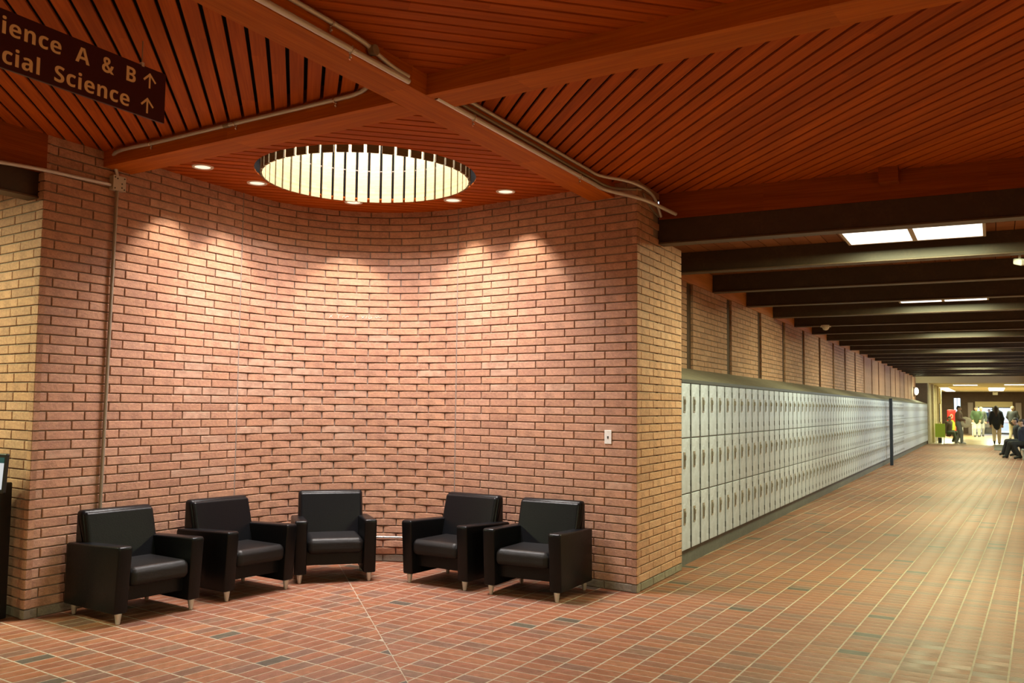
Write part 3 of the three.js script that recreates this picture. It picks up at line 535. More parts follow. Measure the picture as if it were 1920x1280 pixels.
// ------------------------------------------------------------------ junction box and conduits
{
  const LXc = LEFT[0] + 0.022;
  const j = thing('junction_box', 'pale square metal junction box on the upper left brick wall', 'junction box', [LEFT[0] + 0.024, 3.152, -4.64], Math.PI / 2);
  part('housing', rbox(0.11, 0.11, 0.046, 0.004, 2), M({ color: lin(0.45, 0.42, 0.33), roughness: 0.5 }), j);
  const cover = part('cover', rbox(0.114, 0.114, 0.006, 0.002, 1).translate(0, 0, 0.024), M({ color: lin(0.50, 0.46, 0.36), roughness: 0.45 }), j);
  for (const [x, y] of [[-0.042, 0.042], [0.042, 0.042], [-0.042, -0.042], [0.042, -0.042], [0.02, 0.0], [0.02, -0.03], [-0.02, 0.035]]) { const g = new THREE.CylinderGeometry(0.006, 0.006, 0.004, 8); g.rotateX(Math.PI / 2); g.translate(x, y, 0.028); part('screw', g, handleDark, cover); }
  single('conduit', tube([[LXc, 3.10, -4.64], [LXc, 2.0, -4.625], [LXc, 0.02, -4.60]], 0.0135, 30), galvDull, 'vertical metal conduit down the left brick wall to behind the first armchair', 'conduit');
  single('conduit', tube([[LXc, 3.135, -4.58], [LXc, 3.125, -4.3], [-5.865, 3.115, -4.03], [-5.86, 3.095, -3.75], [-5.86, 3.06, -3.4], [-5.86, 3.05, -2.6]], 0.0135, 30), galv, 'metal conduit running left from the junction box along the fascia', 'conduit');
  // along the left half of the cross beam
  const nb = (x) => Bz(x) + BW / 2 + 0.018;
  const c1 = thing('conduit', 'shiny metal conduit along the beam from the junction box to the crossing', 'conduit', [0, 0, 0]);
  part('pipe', tube([[LXc, 3.20, -4.64], [LXc + 0.003, 3.27, -4.62], [LXc + 0.03, 3.325, -4.575], [-5.72, 3.342, nb(-5.72)], [-5.2, 3.346, nb(-5.2)], [-4.4, 3.35, nb(-4.4)], [-3.5, 3.352, nb(-3.5)], [-3.36, 3.355, nb(-3.36)], [-3.27, 3.375, nb(-3.27)], [-3.22, 3.42, nb(-3.22)]], 0.0135, 80, 12), galv, c1);
  for (const x of [-5.32, -4.42, -3.52]) { const g = mergeGeometries([new THREE.TorusGeometry(0.016, 0.004, 6, 14).rotateY(Math.PI / 2), new THREE.BoxGeometry(0.012, 0.03, 0.004).translate(0, -0.026, -0.012), new THREE.SphereGeometry(0.006, 8, 6).translate(0, -0.03, -0.006)].map((q) => q.toNonIndexed())); g.translate(x, 3.349, nb(x)); part('clip', g, chrome, c1); }
  { const g = new THREE.CylinderGeometry(0.0165, 0.0165, 0.05, 12); g.rotateZ(Math.PI / 2); g.translate(-4.50, 3.3495, nb(-4.5)); part('coupling', g, galvDull, c1); }
  // on the long beam
  const fx = (z) => Ax(z) + AW / 2;
  const along = (name, label, pts, r, mat, clips = [], seg = 70) => {
    const t = thing('conduit', label, 'conduit', [0, 0, 0]); part('pipe', tube(pts, r, seg, 12), mat, t);
    for (const [x, y, z] of clips) { const g = mergeGeometries([new THREE.TorusGeometry(r + 0.002, 0.004, 6, 14), new THREE.BoxGeometry(0.004, 0.03, 0.012).translate(-0.008, -0.02 - r, 0), new THREE.SphereGeometry(0.006, 8, 6).translate(0, -0.022 - r, 0)].map((q) => q.toNonIndexed())); g.translate(x, y, z); part('clip', g, chrome, t); }
    return t;
  };
  along('c', 'thick metal conduit along the lower edge of the long beam, near part', [[fx(0) + 0.022, 3.275, 0], [fx(-2.5) + 0.022, 3.272, -2.5], [fx(-4.0) + 0.022, 3.27, -4.05]], 0.016, galv, [[fx(-3.55) + 0.022, 3.271, -3.55]]);
  const c3 = along('c', 'thinner metal conduit high on the long beam with an elbow before the crossing', [[fx(0) + 0.02, 3.355, 0], [fx(-2.5) + 0.02, 3.352, -2.5], [fx(-3.55) + 0.02, 3.35, -3.58], [fx(-3.7) + 0.02, 3.342, -3.68], [fx(-3.8) + 0.02, 3.318, -3.80], [fx(-3.95) + 0.02, 3.30, -3.93], [fx(-4.05) + 0.02, 3.298, -4.05]], 0.0125, galv, [[fx(-3.4) + 0.02, 3.35, -3.4]]);
  { const g = new THREE.CylinderGeometry(0.028, 0.028, 0.035, 18); g.rotateZ(Math.PI / 2); g.translate(fx(-3.72) + 0.03, 3.326, -3.72); part('knockout_fitting', g, galvDull, c3); }
  along('c', 'thick metal conduit low on the long beam that ends sticking out past the brick pier', [[fx(-4.3) + 0.022, 3.268, -4.33], [fx(-5.6) + 0.022, 3.268, -5.6], [fx(-6.6) + 0.022, 3.268, -6.6], [fx(-6.85) + 0.03, 3.266, -6.82], [-2.545, 3.222, -7.10], [-2.40, 3.17, -7.55]], 0.016, galv, [[fx(-4.75) + 0.022, 3.268, -4.75], [fx(-6.35) + 0.022, 3.268, -6.35]]);
  along('c', 'dull middle conduit on the long beam bending toward a small fitting near the pier', [[fx(-4.3) + 0.018, 3.312, -4.33], [fx(-5.6) + 0.018, 3.310, -5.6], [fx(-6.5) + 0.018, 3.305, -6.5], [-2.74, 3.297, -6.9], [-2.63, 3.30, -7.03], [-2.56, 3.31, -7.12]], 0.0115, galvDull, []);
  along('c', 'upper metal conduit beside the slats that swings off the long beam toward the pier', [[fx(-4.3) + 0.02, 3.355, -4.33], [fx(-5.6) + 0.02, 3.356, -5.6], [fx(-6.5) + 0.02, 3.357, -6.5], [fx(-6.7) + 0.03, 3.352, -6.68], [-2.60, 3.335, -6.90], [-2.53, 3.315, -7.08], [-2.52, 3.29, -7.3], [-2.545, 3.24, -7.5], [-2.55, 3.17, -7.6]], 0.0125, galv, []);
  single('cable', tube([[-2.556, 3.285, -7.15], [-2.566, 3.235, -7.30], [-2.566, 3.19, -7.45], [-2.566, 3.165, -7.58]], 0.007, 24, 8), galvDull, 'thin grey cable hanging in a loop on the top of the brick pier', 'cable');
}

// ------------------------------------------------------------------ wall plate and low rail
{
  const c = [RIGHT[0] - 0.27 * dR[0], RIGHT[1] - 0.27 * dR[1]];
  const t = thing('wall_plate', 'white telephone jack plate on the brick wall near the pier corner', 'wall plate', [c[0] + nR[0] * 0.003, 1.247, c[1] + nR[1] * 0.003], SK);
  part('plate', rbox(0.068, 0.115, 0.007, 0.003, 2), plasticWhite, t);
  const j = part('jack', new THREE.BoxGeometry(0.013, 0.017, 0.004).translate(0, -0.001, 0.004), handleDark, t);
  part('jack_notch', new THREE.BoxGeometry(0.006, 0.006, 0.004).translate(0, -0.012, 0.004), handleDark, j);
  for (const y of [-0.045, 0.045]) { const g = new THREE.CylinderGeometry(0.003, 0.003, 0.002, 8); g.rotateX(Math.PI / 2); g.translate(0, y, 0.004); part('screw', g, M({ color: lin(0.6, 0.6, 0.58), roughness: 0.4 }), t); }
  const a = (f) => { const p = arcPt(ARC_A0 + (ARC_A1 - ARC_A0) * f, ARC_R - 0.06); return [p[0], 0.235, p[1]]; };
  const rail = thing('wall_rail', 'pale metal rail low on the curved wall between the armchairs', 'rail', [0, 0, 0]);
  part('bar', tube([a(0.30), a(0.45), a(0.6), a(0.75), a(0.85)], 0.016, 40, 12), chrome, rail);
  for (const f of [0.32, 0.83]) { const p = arcPt(ARC_A0 + (ARC_A1 - ARC_A0) * f, ARC_R - 0.03), q = a(f); part('bracket', tube([q, [p[0], 0.235, p[1]], [...((v) => [v[0], 0.235, v[1]])(arcPt(ARC_A0 + (ARC_A1 - ARC_A0) * f, ARC_R))]], 0.012, 6, 8), chrome, rail); }
}

// ------------------------------------------------------------------ armchairs
function extrudeX(profile, w, bev) { // profile of [z, y], thickness w along x
  const s = new THREE.Shape(profile.map(([z, y]) => new THREE.Vector2(z, y)));
  const g = new THREE.ExtrudeGeometry(s, { depth: w - 2 * bev, bevelEnabled: true, bevelThickness: bev, bevelSize: bev, bevelOffset: -bev, bevelSegments: 3, curveSegments: 8 });
  g.translate(0, 0, -(w - 2 * bev) / 2); g.rotateY(-Math.PI / 2); g.scale(-1, 1, 1); // shape x becomes world z
  const gg = g.index ? g.toNonIndexed() : g; const p = gg.attributes.position; for (let i = 0; i < p.count; i += 3) { for (const at of [gg.attributes.position, gg.attributes.uv]) { const n = at.itemSize; for (let k = 0; k < n; k++) { const a = at.array[(i + 1) * n + k]; at.array[(i + 1) * n + k] = at.array[(i + 2) * n + k]; at.array[(i + 2) * n + k] = a; } } }
  gg.deleteAttribute('normal'); const m = toCreasedNormals(mergeVertices(gg, 1e-4), 0.9); return m;
}
function roundPoly(pts, r, n = 5) { const out = []; for (let i = 0; i < pts.length; i++) { const p = pts[i], a = pts[(i + pts.length - 1) % pts.length], b = pts[(i + 1) % pts.length]; const rad = p[2] ?? r; const la = Math.hypot(a[0] - p[0], a[1] - p[1]), lb = Math.hypot(b[0] - p[0], b[1] - p[1]); const s = [p[0] + (a[0] - p[0]) / la * rad, p[1] + (a[1] - p[1]) / la * rad], e = [p[0] + (b[0] - p[0]) / lb * rad, p[1] + (b[1] - p[1]) / lb * rad]; for (let k = 0; k <= n; k++) { const t = k / n; out.push([(1 - t) * (1 - t) * s[0] + 2 * t * (1 - t) * p[0] + t * t * e[0], (1 - t) * (1 - t) * s[1] + 2 * t * (1 - t) * p[1] + t * t * e[1]]); } } return out; }
function makeChair() {
  const t = new THREE.Group(); t.name = 'armchair';
  const arm = extrudeX(roundPoly([[-0.335, 0.075, 0.01], [0.275, 0.075, 0.012], [0.31, 0.525, 0.03], [-0.335, 0.50, 0.03]], 0.02), 0.105, 0.014);
  for (const s of [-1, 1]) { const a = part('arm', arm, leather, t); a.position.x = s * 0.288; const sc = new THREE.SphereGeometry(0.010, 8, 6); sc.scale(1.0, 0.35, 0.7); const q = part('worn_corner', sc, leatherScuff, a); q.position.set(-s * 0.04, 0.5125, 0.296); }
  // backrest: reclined wedge with a padded front
  const back = extrudeX(roundPoly([[-0.335, 0.28, 0.01], [-0.12, 0.28, 0.01], [-0.245, 0.725, 0.035], [-0.325, 0.722, 0.03]], 0.03, 8), 0.565, 0.03);
  part('backrest', back, leather, t);
  const pad = new RoundedBoxGeometry(0.545, 0.44, 0.05, 5, 0.024); { const p = pad.attributes.position; for (let i = 0; i < p.count; i++) { const x = p.getX(i) / 0.2725, y = p.getY(i) / 0.22; if (p.getZ(i) > 0) p.setZ(i, p.getZ(i) + 0.022 * (1 - x * x) * (1 - y * y)); } pad.computeVertexNormals(); pad.rotateX(-0.274); pad.translate(0, 0.495, -0.185); }
  part('back_pad', pad, leather, t);
  // seat cushion, crowned, bulging at the front
  const seat = new RoundedBoxGeometry(0.472, 0.125, 0.50, 6, 0.045); { const p = seat.attributes.position; for (let i = 0; i < p.count; i++) { const x = p.getX(i) / 0.236, z = p.getZ(i) / 0.25; let y = p.getY(i); if (y > 0) y += 0.026 * (1 - x * x) * (1 - 0.55 * z * z) + 0.004 * Math.sin(p.getX(i) * 46 + z * 5) * (1 - x * x) * Math.exp(-((z - 0.55) ** 2) * 5); p.setY(i, y); if (z > 0.6) p.setZ(i, p.getZ(i) + 0.02 * (1 - x * x)); } seat.computeVertexNormals(); seat.translate(0, 0.305, 0.045); }
  part('seat_cushion', seat, leatherSeat, t);
  part('seat_base', metreUV(rbox(0.476, 0.12, 0.42, 0.006, 1)).translate(0, 0.20, 0.0), leather, t);
  part('rear_panel', metreUV(rbox(0.48, 0.42, 0.03, 0.008, 1)).translate(0, 0.31, -0.318), leather, t);
  const foot = new THREE.LatheGeometry([[0, 0], [0.012, 0], [0.014, 0.004], [0.024, 0.07], [0.025, 0.078], [0, 0.078]].map((p) => new THREE.Vector2(...p)), 18);
  for (const [x, z] of [[-0.288, 0.245], [0.288, 0.245], [-0.288, -0.285], [0.288, -0.285]]) { const f = part('foot', foot, footMetal, t); f.position.set(x, 0, z); }
  return t;
}
{
  const proto = makeChair();
  const chairs = [[-5.457, -4.604, 83.6, 'black leather armchair farthest left, below the vertical conduit'], [-5.373, -5.512, 82.9, 'second black leather armchair from the left, turned to the right'], [-5.113, -6.371, 44.3, 'black leather armchair in the middle with its back to the curved wall'], [-4.09, -6.735, -5.4, 'black leather armchair just right of the low rail, second from right'], [-3.283, -6.69, 0.1, 'rightmost black leather armchair, beside the bare brick near the pier']];
  chairs.forEach(([x, z, a, label]) => { const c = proto.clone(); c.position.set(x, 0, z); c.rotation.y = a * D2R; top(c); tag(c, label, 'armchair', 'armchairs around the nook'); });
}

// ------------------------------------------------------------------ hanging direction sign
{
  const W = 1.30, H = 0.268, zR = -3.345; // right end; runs towards the camera
  const cv = document.createElement('canvas'); cv.width = 2048; cv.height = 422; const ctx = cv.getContext('2d'); const S = 2048 / W;
  ctx.fillStyle = '#3a0610'; ctx.fillRect(0, 0, cv.width, cv.height); ctx.fillStyle = '#efd3a2'; ctx.textBaseline = 'alphabetic';
  const U = (z) => (W - (z - zR)) * S, V = (y) => (3.25 - y) * S; // pixel from place on the board
  const word = (txt, z0, z1, base, cap) => { // word between z0 (left) and z1 (right)
    ctx.save(); ctx.font = `bold ${Math.round(cap * S / 0.729)}px sans-serif`; const w = ctx.measureText(txt).width; const x0 = U(z0), x1 = U(z1); ctx.translate(x0, V(base)); ctx.scale((x1 - x0) / w, 1); ctx.fillText(txt, 0, 0); ctx.restore(); };
  word('Science', -2.303, -2.733, 3.139, 0.079); word('A', -2.803, -2.882, 3.139, 0.079); word('&', -2.948, -3.023, 3.139, 0.079); word('B', -3.086, -3.160, 3.139, 0.079);
  word('Social', -2.303, -2.632, 3.006, 0.079); word('Science', -2.692, -3.127, 3.006, 0.079);
  const arrow = (z, y0, y1) => { ctx.lineWidth = 0.0115 * S; ctx.strokeStyle = '#efd3a2'; ctx.lineCap = 'butt'; ctx.lineJoin = 'miter'; ctx.beginPath(); ctx.moveTo(U(z), V(y0)); ctx.lineTo(U(z), V(y1)); ctx.stroke(); ctx.beginPath(); ctx.moveTo(U(z + 0.038), V(y1 - 0.042)); ctx.lineTo(U(z), V(y1 - 0.004)); ctx.lineTo(U(z - 0.038), V(y1 - 0.042)); ctx.stroke(); };
  arrow(-3.242, 3.141, 3.220); arrow(-3.232, 3.004, 3.085);
  const tex = new THREE.CanvasTexture(cv); tex.colorSpace = THREE.SRGBColorSpace; tex.anisotropy = 8;
  const t = thing('hanging_sign', 'dark maroon hanging sign with cream lettering and two up arrows', 'sign', [-3.894, 3.116, zR + W / 2], Math.PI / 2);
  part('board', rbox(W, H, 0.016, 0.002, 1), M({ color: new THREE.Color('#3a0610'), roughness: 0.5 }), t);
  const f = part('face', new THREE.PlaneGeometry(W - 0.002, H - 0.002), M({ map: tex, roughness: 0.5 }), t); f.position.z = 0.0088;
  for (const x of [-0.30, 0.50]) { const g = new THREE.CylinderGeometry(0.003, 0.003, 0.15, 8); g.translate(x, H / 2 + 0.07, 0); part('hanger', g, galvDull, t); const h = new THREE.BoxGeometry(0.016, 0.022, 0.02); h.translate(x, H / 2 + 0.004, 0); part('hanger_clip', h, galv, t); }
}

// ------------------------------------------------------------------ kiosk at the left edge
{
  const t = thing('kiosk', 'black self-service kiosk with a lit touch screen at the left edge', 'kiosk', [-6.185, 0, -3.90], 10 * D2R);
  part('cabinet', metreUV(rbox(0.38, 0.93, 0.16, 0.01, 2)).translate(-0.035, 0.465, -0.03), blackPlastic, t);
  const mon = part('monitor', rbox(0.46, 0.27, 0.03, 0.01, 3), blackPlastic, t); mon.position.set(0.012, 1.0, 0.03); mon.rotation.x = -0.07;
  const cv = document.createElement('canvas'); cv.width = 512; cv.height = 300; const c = cv.getContext('2d'); c.fillStyle = '#eceff0'; c.fillRect(0, 0, 512, 300); c.fillStyle = '#16504c'; c.fillRect(0, 0, 512, 52); c.fillStyle = '#cfe0dc'; c.fillRect(330, 20, 120, 12);
  c.fillStyle = '#c9c9cc'; for (let i = 0; i < 4; i++) for (let k = 0; k < 3; k++) { c.beginPath(); c.arc(70 + i * 124, 100 + k * 72, 17, 0, 7); c.fill(); } c.fillStyle = '#b493a0'; c.beginPath(); c.arc(442, 244, 18, 0, 7); c.fill();
  const tx = new THREE.CanvasTexture(cv); tx.colorSpace = THREE.SRGBColorSpace;
  const sc = part('screen', new THREE.PlaneGeometry(0.43, 0.215), M({ color: 0x222222, emissive: 0xffffff, emissiveMap: tx, emissiveIntensity: 0.75, roughness: 0.3 }), mon); sc.position.z = 0.0158;
  const g = new THREE.CylinderGeometry(0.026, 0.026, 0.004, 24); g.rotateX(Math.PI / 2); g.translate(0.13, 0.79, 0.052); part('round_sticker', g, M({ color: lin(0.42, 0.33, 0.29), roughness: 0.6 }), t);
  const l = new THREE.RectAreaLight(0xdfe8ea, 0.5, 0.40, 0.2); l.name = 'screen_light'; l.position.set(0, 1.0, 0.075); l.rotation.set(-0.07, Math.PI, 0, 'YXZ'); t.add(l);
}

// ------------------------------------------------------------------ small fittings of the corridor
{
  const t = thing('smoke_detector', 'round white smoke detector between far dark beams', 'smoke detector', [-2.55, 2.943, -16.47]); part('base', new THREE.CylinderGeometry(0.09, 0.09, 0.03, 24).translate(0, -0.012, 0), plasticWhite, t); part('dome', new THREE.SphereGeometry(0.06, 16, 8, 0, 7, Math.PI / 2, Math.PI / 2).translate(0, -0.025, 0), plasticWhite, t);
  const s = thing('security_camera', 'small pale security camera under a dark beam at the right edge', 'camera', [0.243, 2.93, -9.55]); part('mount', new THREE.CylinderGeometry(0.012, 0.012, 0.05, 10).translate(0, -0.02, 0), plasticWhite, s); part('housing', rbox(0.06, 0.06, 0.13, 0.015, 2).rotateY(0.5).rotateX(0.3).translate(0, -0.055, 0), plasticWhite, s);
  const w = thing('wall_lamp', 'small glowing wall lamp on the last brick panel', 'wall lamp', [UPX + 0.02, 2.28, -43.2], Math.PI / 2); part('backplate', rbox(0.12, 0.42, 0.04, 0.01, 1), steelDark, w); const sh = new THREE.SphereGeometry(0.11, 16, 12); sh.scale(1, 1.5, 0.8); sh.translate(0, 0.02, 0.09); part('globe', sh, M({ color: 0xffffff, emissive: lin(1, 0.9, 0.65), emissiveIntensity: 2.0 }), w); const l = new THREE.PointLight(TROFFER, 2.0, 0, 2); l.name = 'globe_light'; l.position.set(0, 0.02, 0.22); l.shadow.radius = 4; l.castShadow = true; w.add(l);
}

// ------------------------------------------------------------------ lobby at the far end
const cream = M({ color: lin(0.74, 0.63, 0.40), map: speckMap, roughness: 0.7 }), creamCeil = M({ color: lin(0.66, 0.56, 0.36), roughness: 0.8 }), brownWall = M({ color: lin(0.10, 0.055, 0.035), map: speckMap, roughness: 0.7 }), mauve = M({ color: lin(0.30, 0.24, 0.23), roughness: 0.7 });
const LOBZ = -66;
struct('floor_003', box(-4.2, 4.2, -0.3, 0, LOBZ - 12, CORR_END - 0.05), M({ color: lin(0.40, 0.27, 0.14), map: tileMap, roughness: 0.3 }));
struct('ceiling_003', box(-4.2, 4.2, 2.691, 2.9, LOBZ - 0.2, CORR_END - 0.201), creamCeil);
struct('wall_lobby_head', box(-4.2, 4.2, 2.69, 3.5, CORR_END - 0.2, CORR_END), creamCeil);
struct('wall_lobby_left_return', box(-4.0, -2.62, 0, 2.69, CORR_END - 0.2, CORR_END - 0.02), brownWall);
{ const w = structGroup('wall_lobby_left'); part('cream_wall', box(-2.75, -2.55, 0, 2.69, -54, CORR_END - 0.21), cream, w); for (const z of [-46.4, -48.6, -50.8, -53]) part('pilaster', box(-2.56, -2.45, 0, 2.69, z - 0.5, z), cream, w); }
struct('wall_lobby_side', box(-4.2, -4.0, 0, 2.69, LOBZ, CORR_END - 0.2), brownWall);
struct('wall_lobby_return', box(-4.0, -2.55, 0, 2.69, -54.2, -54), brownWall);
struct('wall_lobby_right', box(3.0, 3.2, 0, 2.69, LOBZ, CORR_END - 0.2), cream);
struct('wall_lobby_right_return', box(CORR_R, 3.0, 0, 3.0, CORR_END - 0.2, CORR_END), brownWall);
{ // end wall with a window slit and the entrance
  const w = structGroup('wall_lobby_end'); const P = (x0, x1, y0, y1, m = brownWall, z0 = LOBZ - 0.15, z1 = LOBZ) => part('wall_piece', box(x0, x1, y0, y1, z0, z1), m, w);
  P(-4.0, -2.32, 0, 2.69); P(-2.32, -1.88, 0, 0.9); P(-2.32, -1.88, 2.28, 2.69); P(-1.88, -1.06, 0, 2.69, brownWall); P(1.06, 3.0, 0, 2.69, brownWall); P(-1.06, 1.06, 2.07, 2.69);
  P(-1.06, 1.06, 1.72, 2.07, creamCeil, LOBZ - 0.1, LOBZ - 0.02);
  part('pier', box(-1.48, -1.18, 0, 2.0, LOBZ, LOBZ + 0.12), mauve, w); part('pier', box(1.22, 1.54, 0, 2.0, LOBZ, LOBZ + 0.12), mauve, w);
}
{ const glass = new THREE.MeshPhysicalMaterial({ color: lin(0.95, 0.97, 0.98), transmission: 1, roughness: 0.02, thickness: 0 }), fr = M({ color: lin(0.05, 0.05, 0.065), roughness: 0.4 });
  let n = 1; for (const [x0, x1] of [[-1.06, -0.04], [-0.04, 1.06]]) { const d = structGroup('door_' + n++); const a = x0 + 0.03, b = x1 - 0.03; part('frame', mergeGeometries([box(x0, a + 0.03, 0, 1.72, LOBZ - 0.1, LOBZ - 0.04), box(b - 0.03, x1, 0, 1.72, LOBZ - 0.1, LOBZ - 0.04), box(a, b, 0, 0.1, LOBZ - 0.1, LOBZ - 0.04), box(a, b, 1.66, 1.72, LOBZ - 0.1, LOBZ - 0.04)]), fr, d); part('pane', box(a, b, 0.1, 1.66, LOBZ - 0.075, LOBZ - 0.069), glass, d); part('push_bar', box(a, b, 0.72, 0.76, LOBZ - 0.04, LOBZ - 0.0), M({ color: lin(0.35, 0.03, 0.03), roughness: 0.4 }), d); }
  const win = structGroup('window_1'); part('frame', mergeGeometries([box(-2.32, -2.28, 0.9, 2.28, LOBZ - 0.12, LOBZ), box(-1.92, -1.88, 0.9, 2.28, LOBZ - 0.12, LOBZ), box(-2.12, -2.09, 0.9, 2.28, LOBZ - 0.12, LOBZ - 0.03)]), fr, win); for (const [a, b] of [[-2.28, -2.12], [-2.09, -1.92]]) part('pane', box(a, b, 0.9, 2.28, LOBZ - 0.075, LOBZ - 0.069), glass, win); }
struct('ground', box(-30, 30, -0.4, -0.05, -130, LOBZ - 12), M({ color: lin(0.45, 0.45, 0.43), roughness: 0.9 }));
{ // lobby light fittings
  const glow = M({ color: 0xffffff, emissive: lin(1, 0.95, 0.78), emissiveIntensity: 2.2 }), frame = plasticWhite; const L = [['long lobby ceiling light running away at the left', -2.35, -58, 0.5, 10], ['long lobby ceiling light across the middle front', -1.15, -47.4, 1.0, 0.7], ['square lobby ceiling light in the centre toward the entrance', 0.15, -57, 0.75, 8], ['lobby ceiling light at the far right edge', 1.1, -46.8, 1.3, 0.7]];
  for (const [label, x, z, w, d] of L) { const t = thing('lobby_light', label, 'ceiling light', [x, 2.685, z], 0, 'lobby ceiling lights'); part('diffuser', box(-w / 2, w / 2, -0.03, -0.012, -d / 2, d / 2), glow, t); part('housing', box(-w / 2 - 0.03, w / 2 + 0.03, -0.012, 0.0, -d / 2 - 0.03, d / 2 + 0.03), frame, t); const l = new THREE.RectAreaLight(TROFFER, 34, w, d); l.name = 'lobby_glow'; l.position.set(0, -0.04, 0); l.rotation.x = -Math.PI / 2; t.add(l); }
  const e = thing('exit_lamp', 'small pale lamp hanging under the lobby ceiling near the entrance', 'lamp', [0.1, 2.62, -64.5]); part('body', rbox(0.3, 0.18, 0.1, 0.03, 2).translate(0, -0.06, 0), plasticWhite, e); part('stem', new THREE.CylinderGeometry(0.015, 0.015, 0.1, 8).translate(0, 0.03, 0), steelDark, e);
}
{ // furniture of the lobby
  const v = thing('vending_machine', 'red vending machine against the dark lobby wall', 'vending machine', [-2.16, 0, -58.4]); const red = M({ color: lin(0.50, 0.012, 0.012), roughness: 0.4 });
  part('cabinet', metreUV(rbox(0.44, 1.44, 0.5, 0.02, 2)).translate(0, 0.80, 0), red, v); part('front_panel', rbox(0.36, 0.62, 0.02, 0.008, 1).translate(0, 1.12, 0.255), M({ color: lin(0.62, 0.02, 0.018), roughness: 0.3 }), v); const em = new THREE.TorusGeometry(0.06, 0.02, 8, 18); em.scale(1, 1.7, 1); em.translate(0, 1.14, 0.27); part('emblem', em, M({ color: lin(0.65, 0.30, 0.22) }), v); part('tray', rbox(0.28, 0.12, 0.02, 0.005, 1).translate(0, 0.3, 0.255), blackPlastic, v); part('plinth', box(-0.2, 0.2, 0, 0.09, -0.2, 0.22), blackPlastic, v);
  const lime = M({ color: lin(0.34, 0.47, 0.035), roughness: 0.6 });
  const gp = thing('lime_screen', 'small lime green standing panel in front of the red machine', 'panel', [-2.1, 0, -56]); part('panel', rbox(0.24, 0.54, 0.03, 0.01, 1).translate(0, 0.67, 0), lime, gp); for (const s of [-1, 1]) part('leg', box(s * 0.09 - 0.012, s * 0.09 + 0.012, 0, 0.42, -0.012, 0.012), steelDark, gp);
  const yl = thing('yellow_stand', 'narrow yellow stand beside the lime panel', 'stand', [-1.94, 0, -56.1]); part('panel', rbox(0.09, 0.46, 0.03, 0.01, 1).translate(0, 0.62, 0), M({ color: lin(0.62, 0.40, 0.05) }), yl); part('leg', box(-0.012, 0.012, 0, 0.42, -0.012, 0.012), steelDark, yl);
  const gb = thing('lime_table_screen', 'lime green board on white legs beside the last lockers', 'board', [-2.19, 0, -46.0]); part('board', rbox(0.42, 0.62, 0.04, 0.012, 2).translate(0, 0.57, 0), lime, gb); for (const x of [-0.17, 0.16]) part('leg', box(x - 0.018, x + 0.018, 0, 0.28, -0.018, 0.018), plasticWhite, gb); part('foot_box', box(-0.09, 0.06, 0, 0.24, -0.2, -0.05), blackPlastic, gb);
  const po = thing('notice', 'white notice sheet on the cream lobby wall', 'notice', [-2.43, 1.35, -51.4], Math.PI / 2); part('sheet', box(-0.55, 0.55, -0.45, 0.45, 0, 0.012), M({ color: lin(0.72, 0.70, 0.66) }), po); part('board_edge', box(-0.6, -0.55, -0.5, 0.5, 0, 0.02), steelDark, po);
  single('door_mat', metreUV(rbox(0.62, 0.012, 6.4, 0.004, 1)).translate(0.29, 0.006, -42.3), M({ color: lin(0.13, 0.12, 0.10), map: speckMap, roughness: 0.95 }), 'dark grey mat on the corridor floor behind the seated people', 'mat');
  const tb = thing('side_table', 'long white table under the lobby window', 'table', [-1.45, 0, -62.5]); part('table_top', rbox(0.7, 0.06, 3.0, 0.01, 1).translate(0, 0.72, 0), plasticWhite, tb); for (const [x, z] of [[-0.3, -1.4], [0.3, -1.4], [-0.3, 1.4], [0.3, 1.4]]) part('leg', box(x - 0.02, x + 0.02, 0, 0.69, z - 0.02, z + 0.02), plasticWhite, tb);
  const st = thing('planter_stand', 'tan box on a dark stand outside the entrance', 'planter', [-0.38, 0, -69]); part('box', rbox(0.42, 0.36, 0.4, 0.02, 2).translate(0, 0.55, 0), M({ color: lin(0.42, 0.33, 0.19) }), st); part('base', rbox(0.5, 0.37, 0.44, 0.02, 1).translate(0, 0.185, 0), steelDark, st);
}

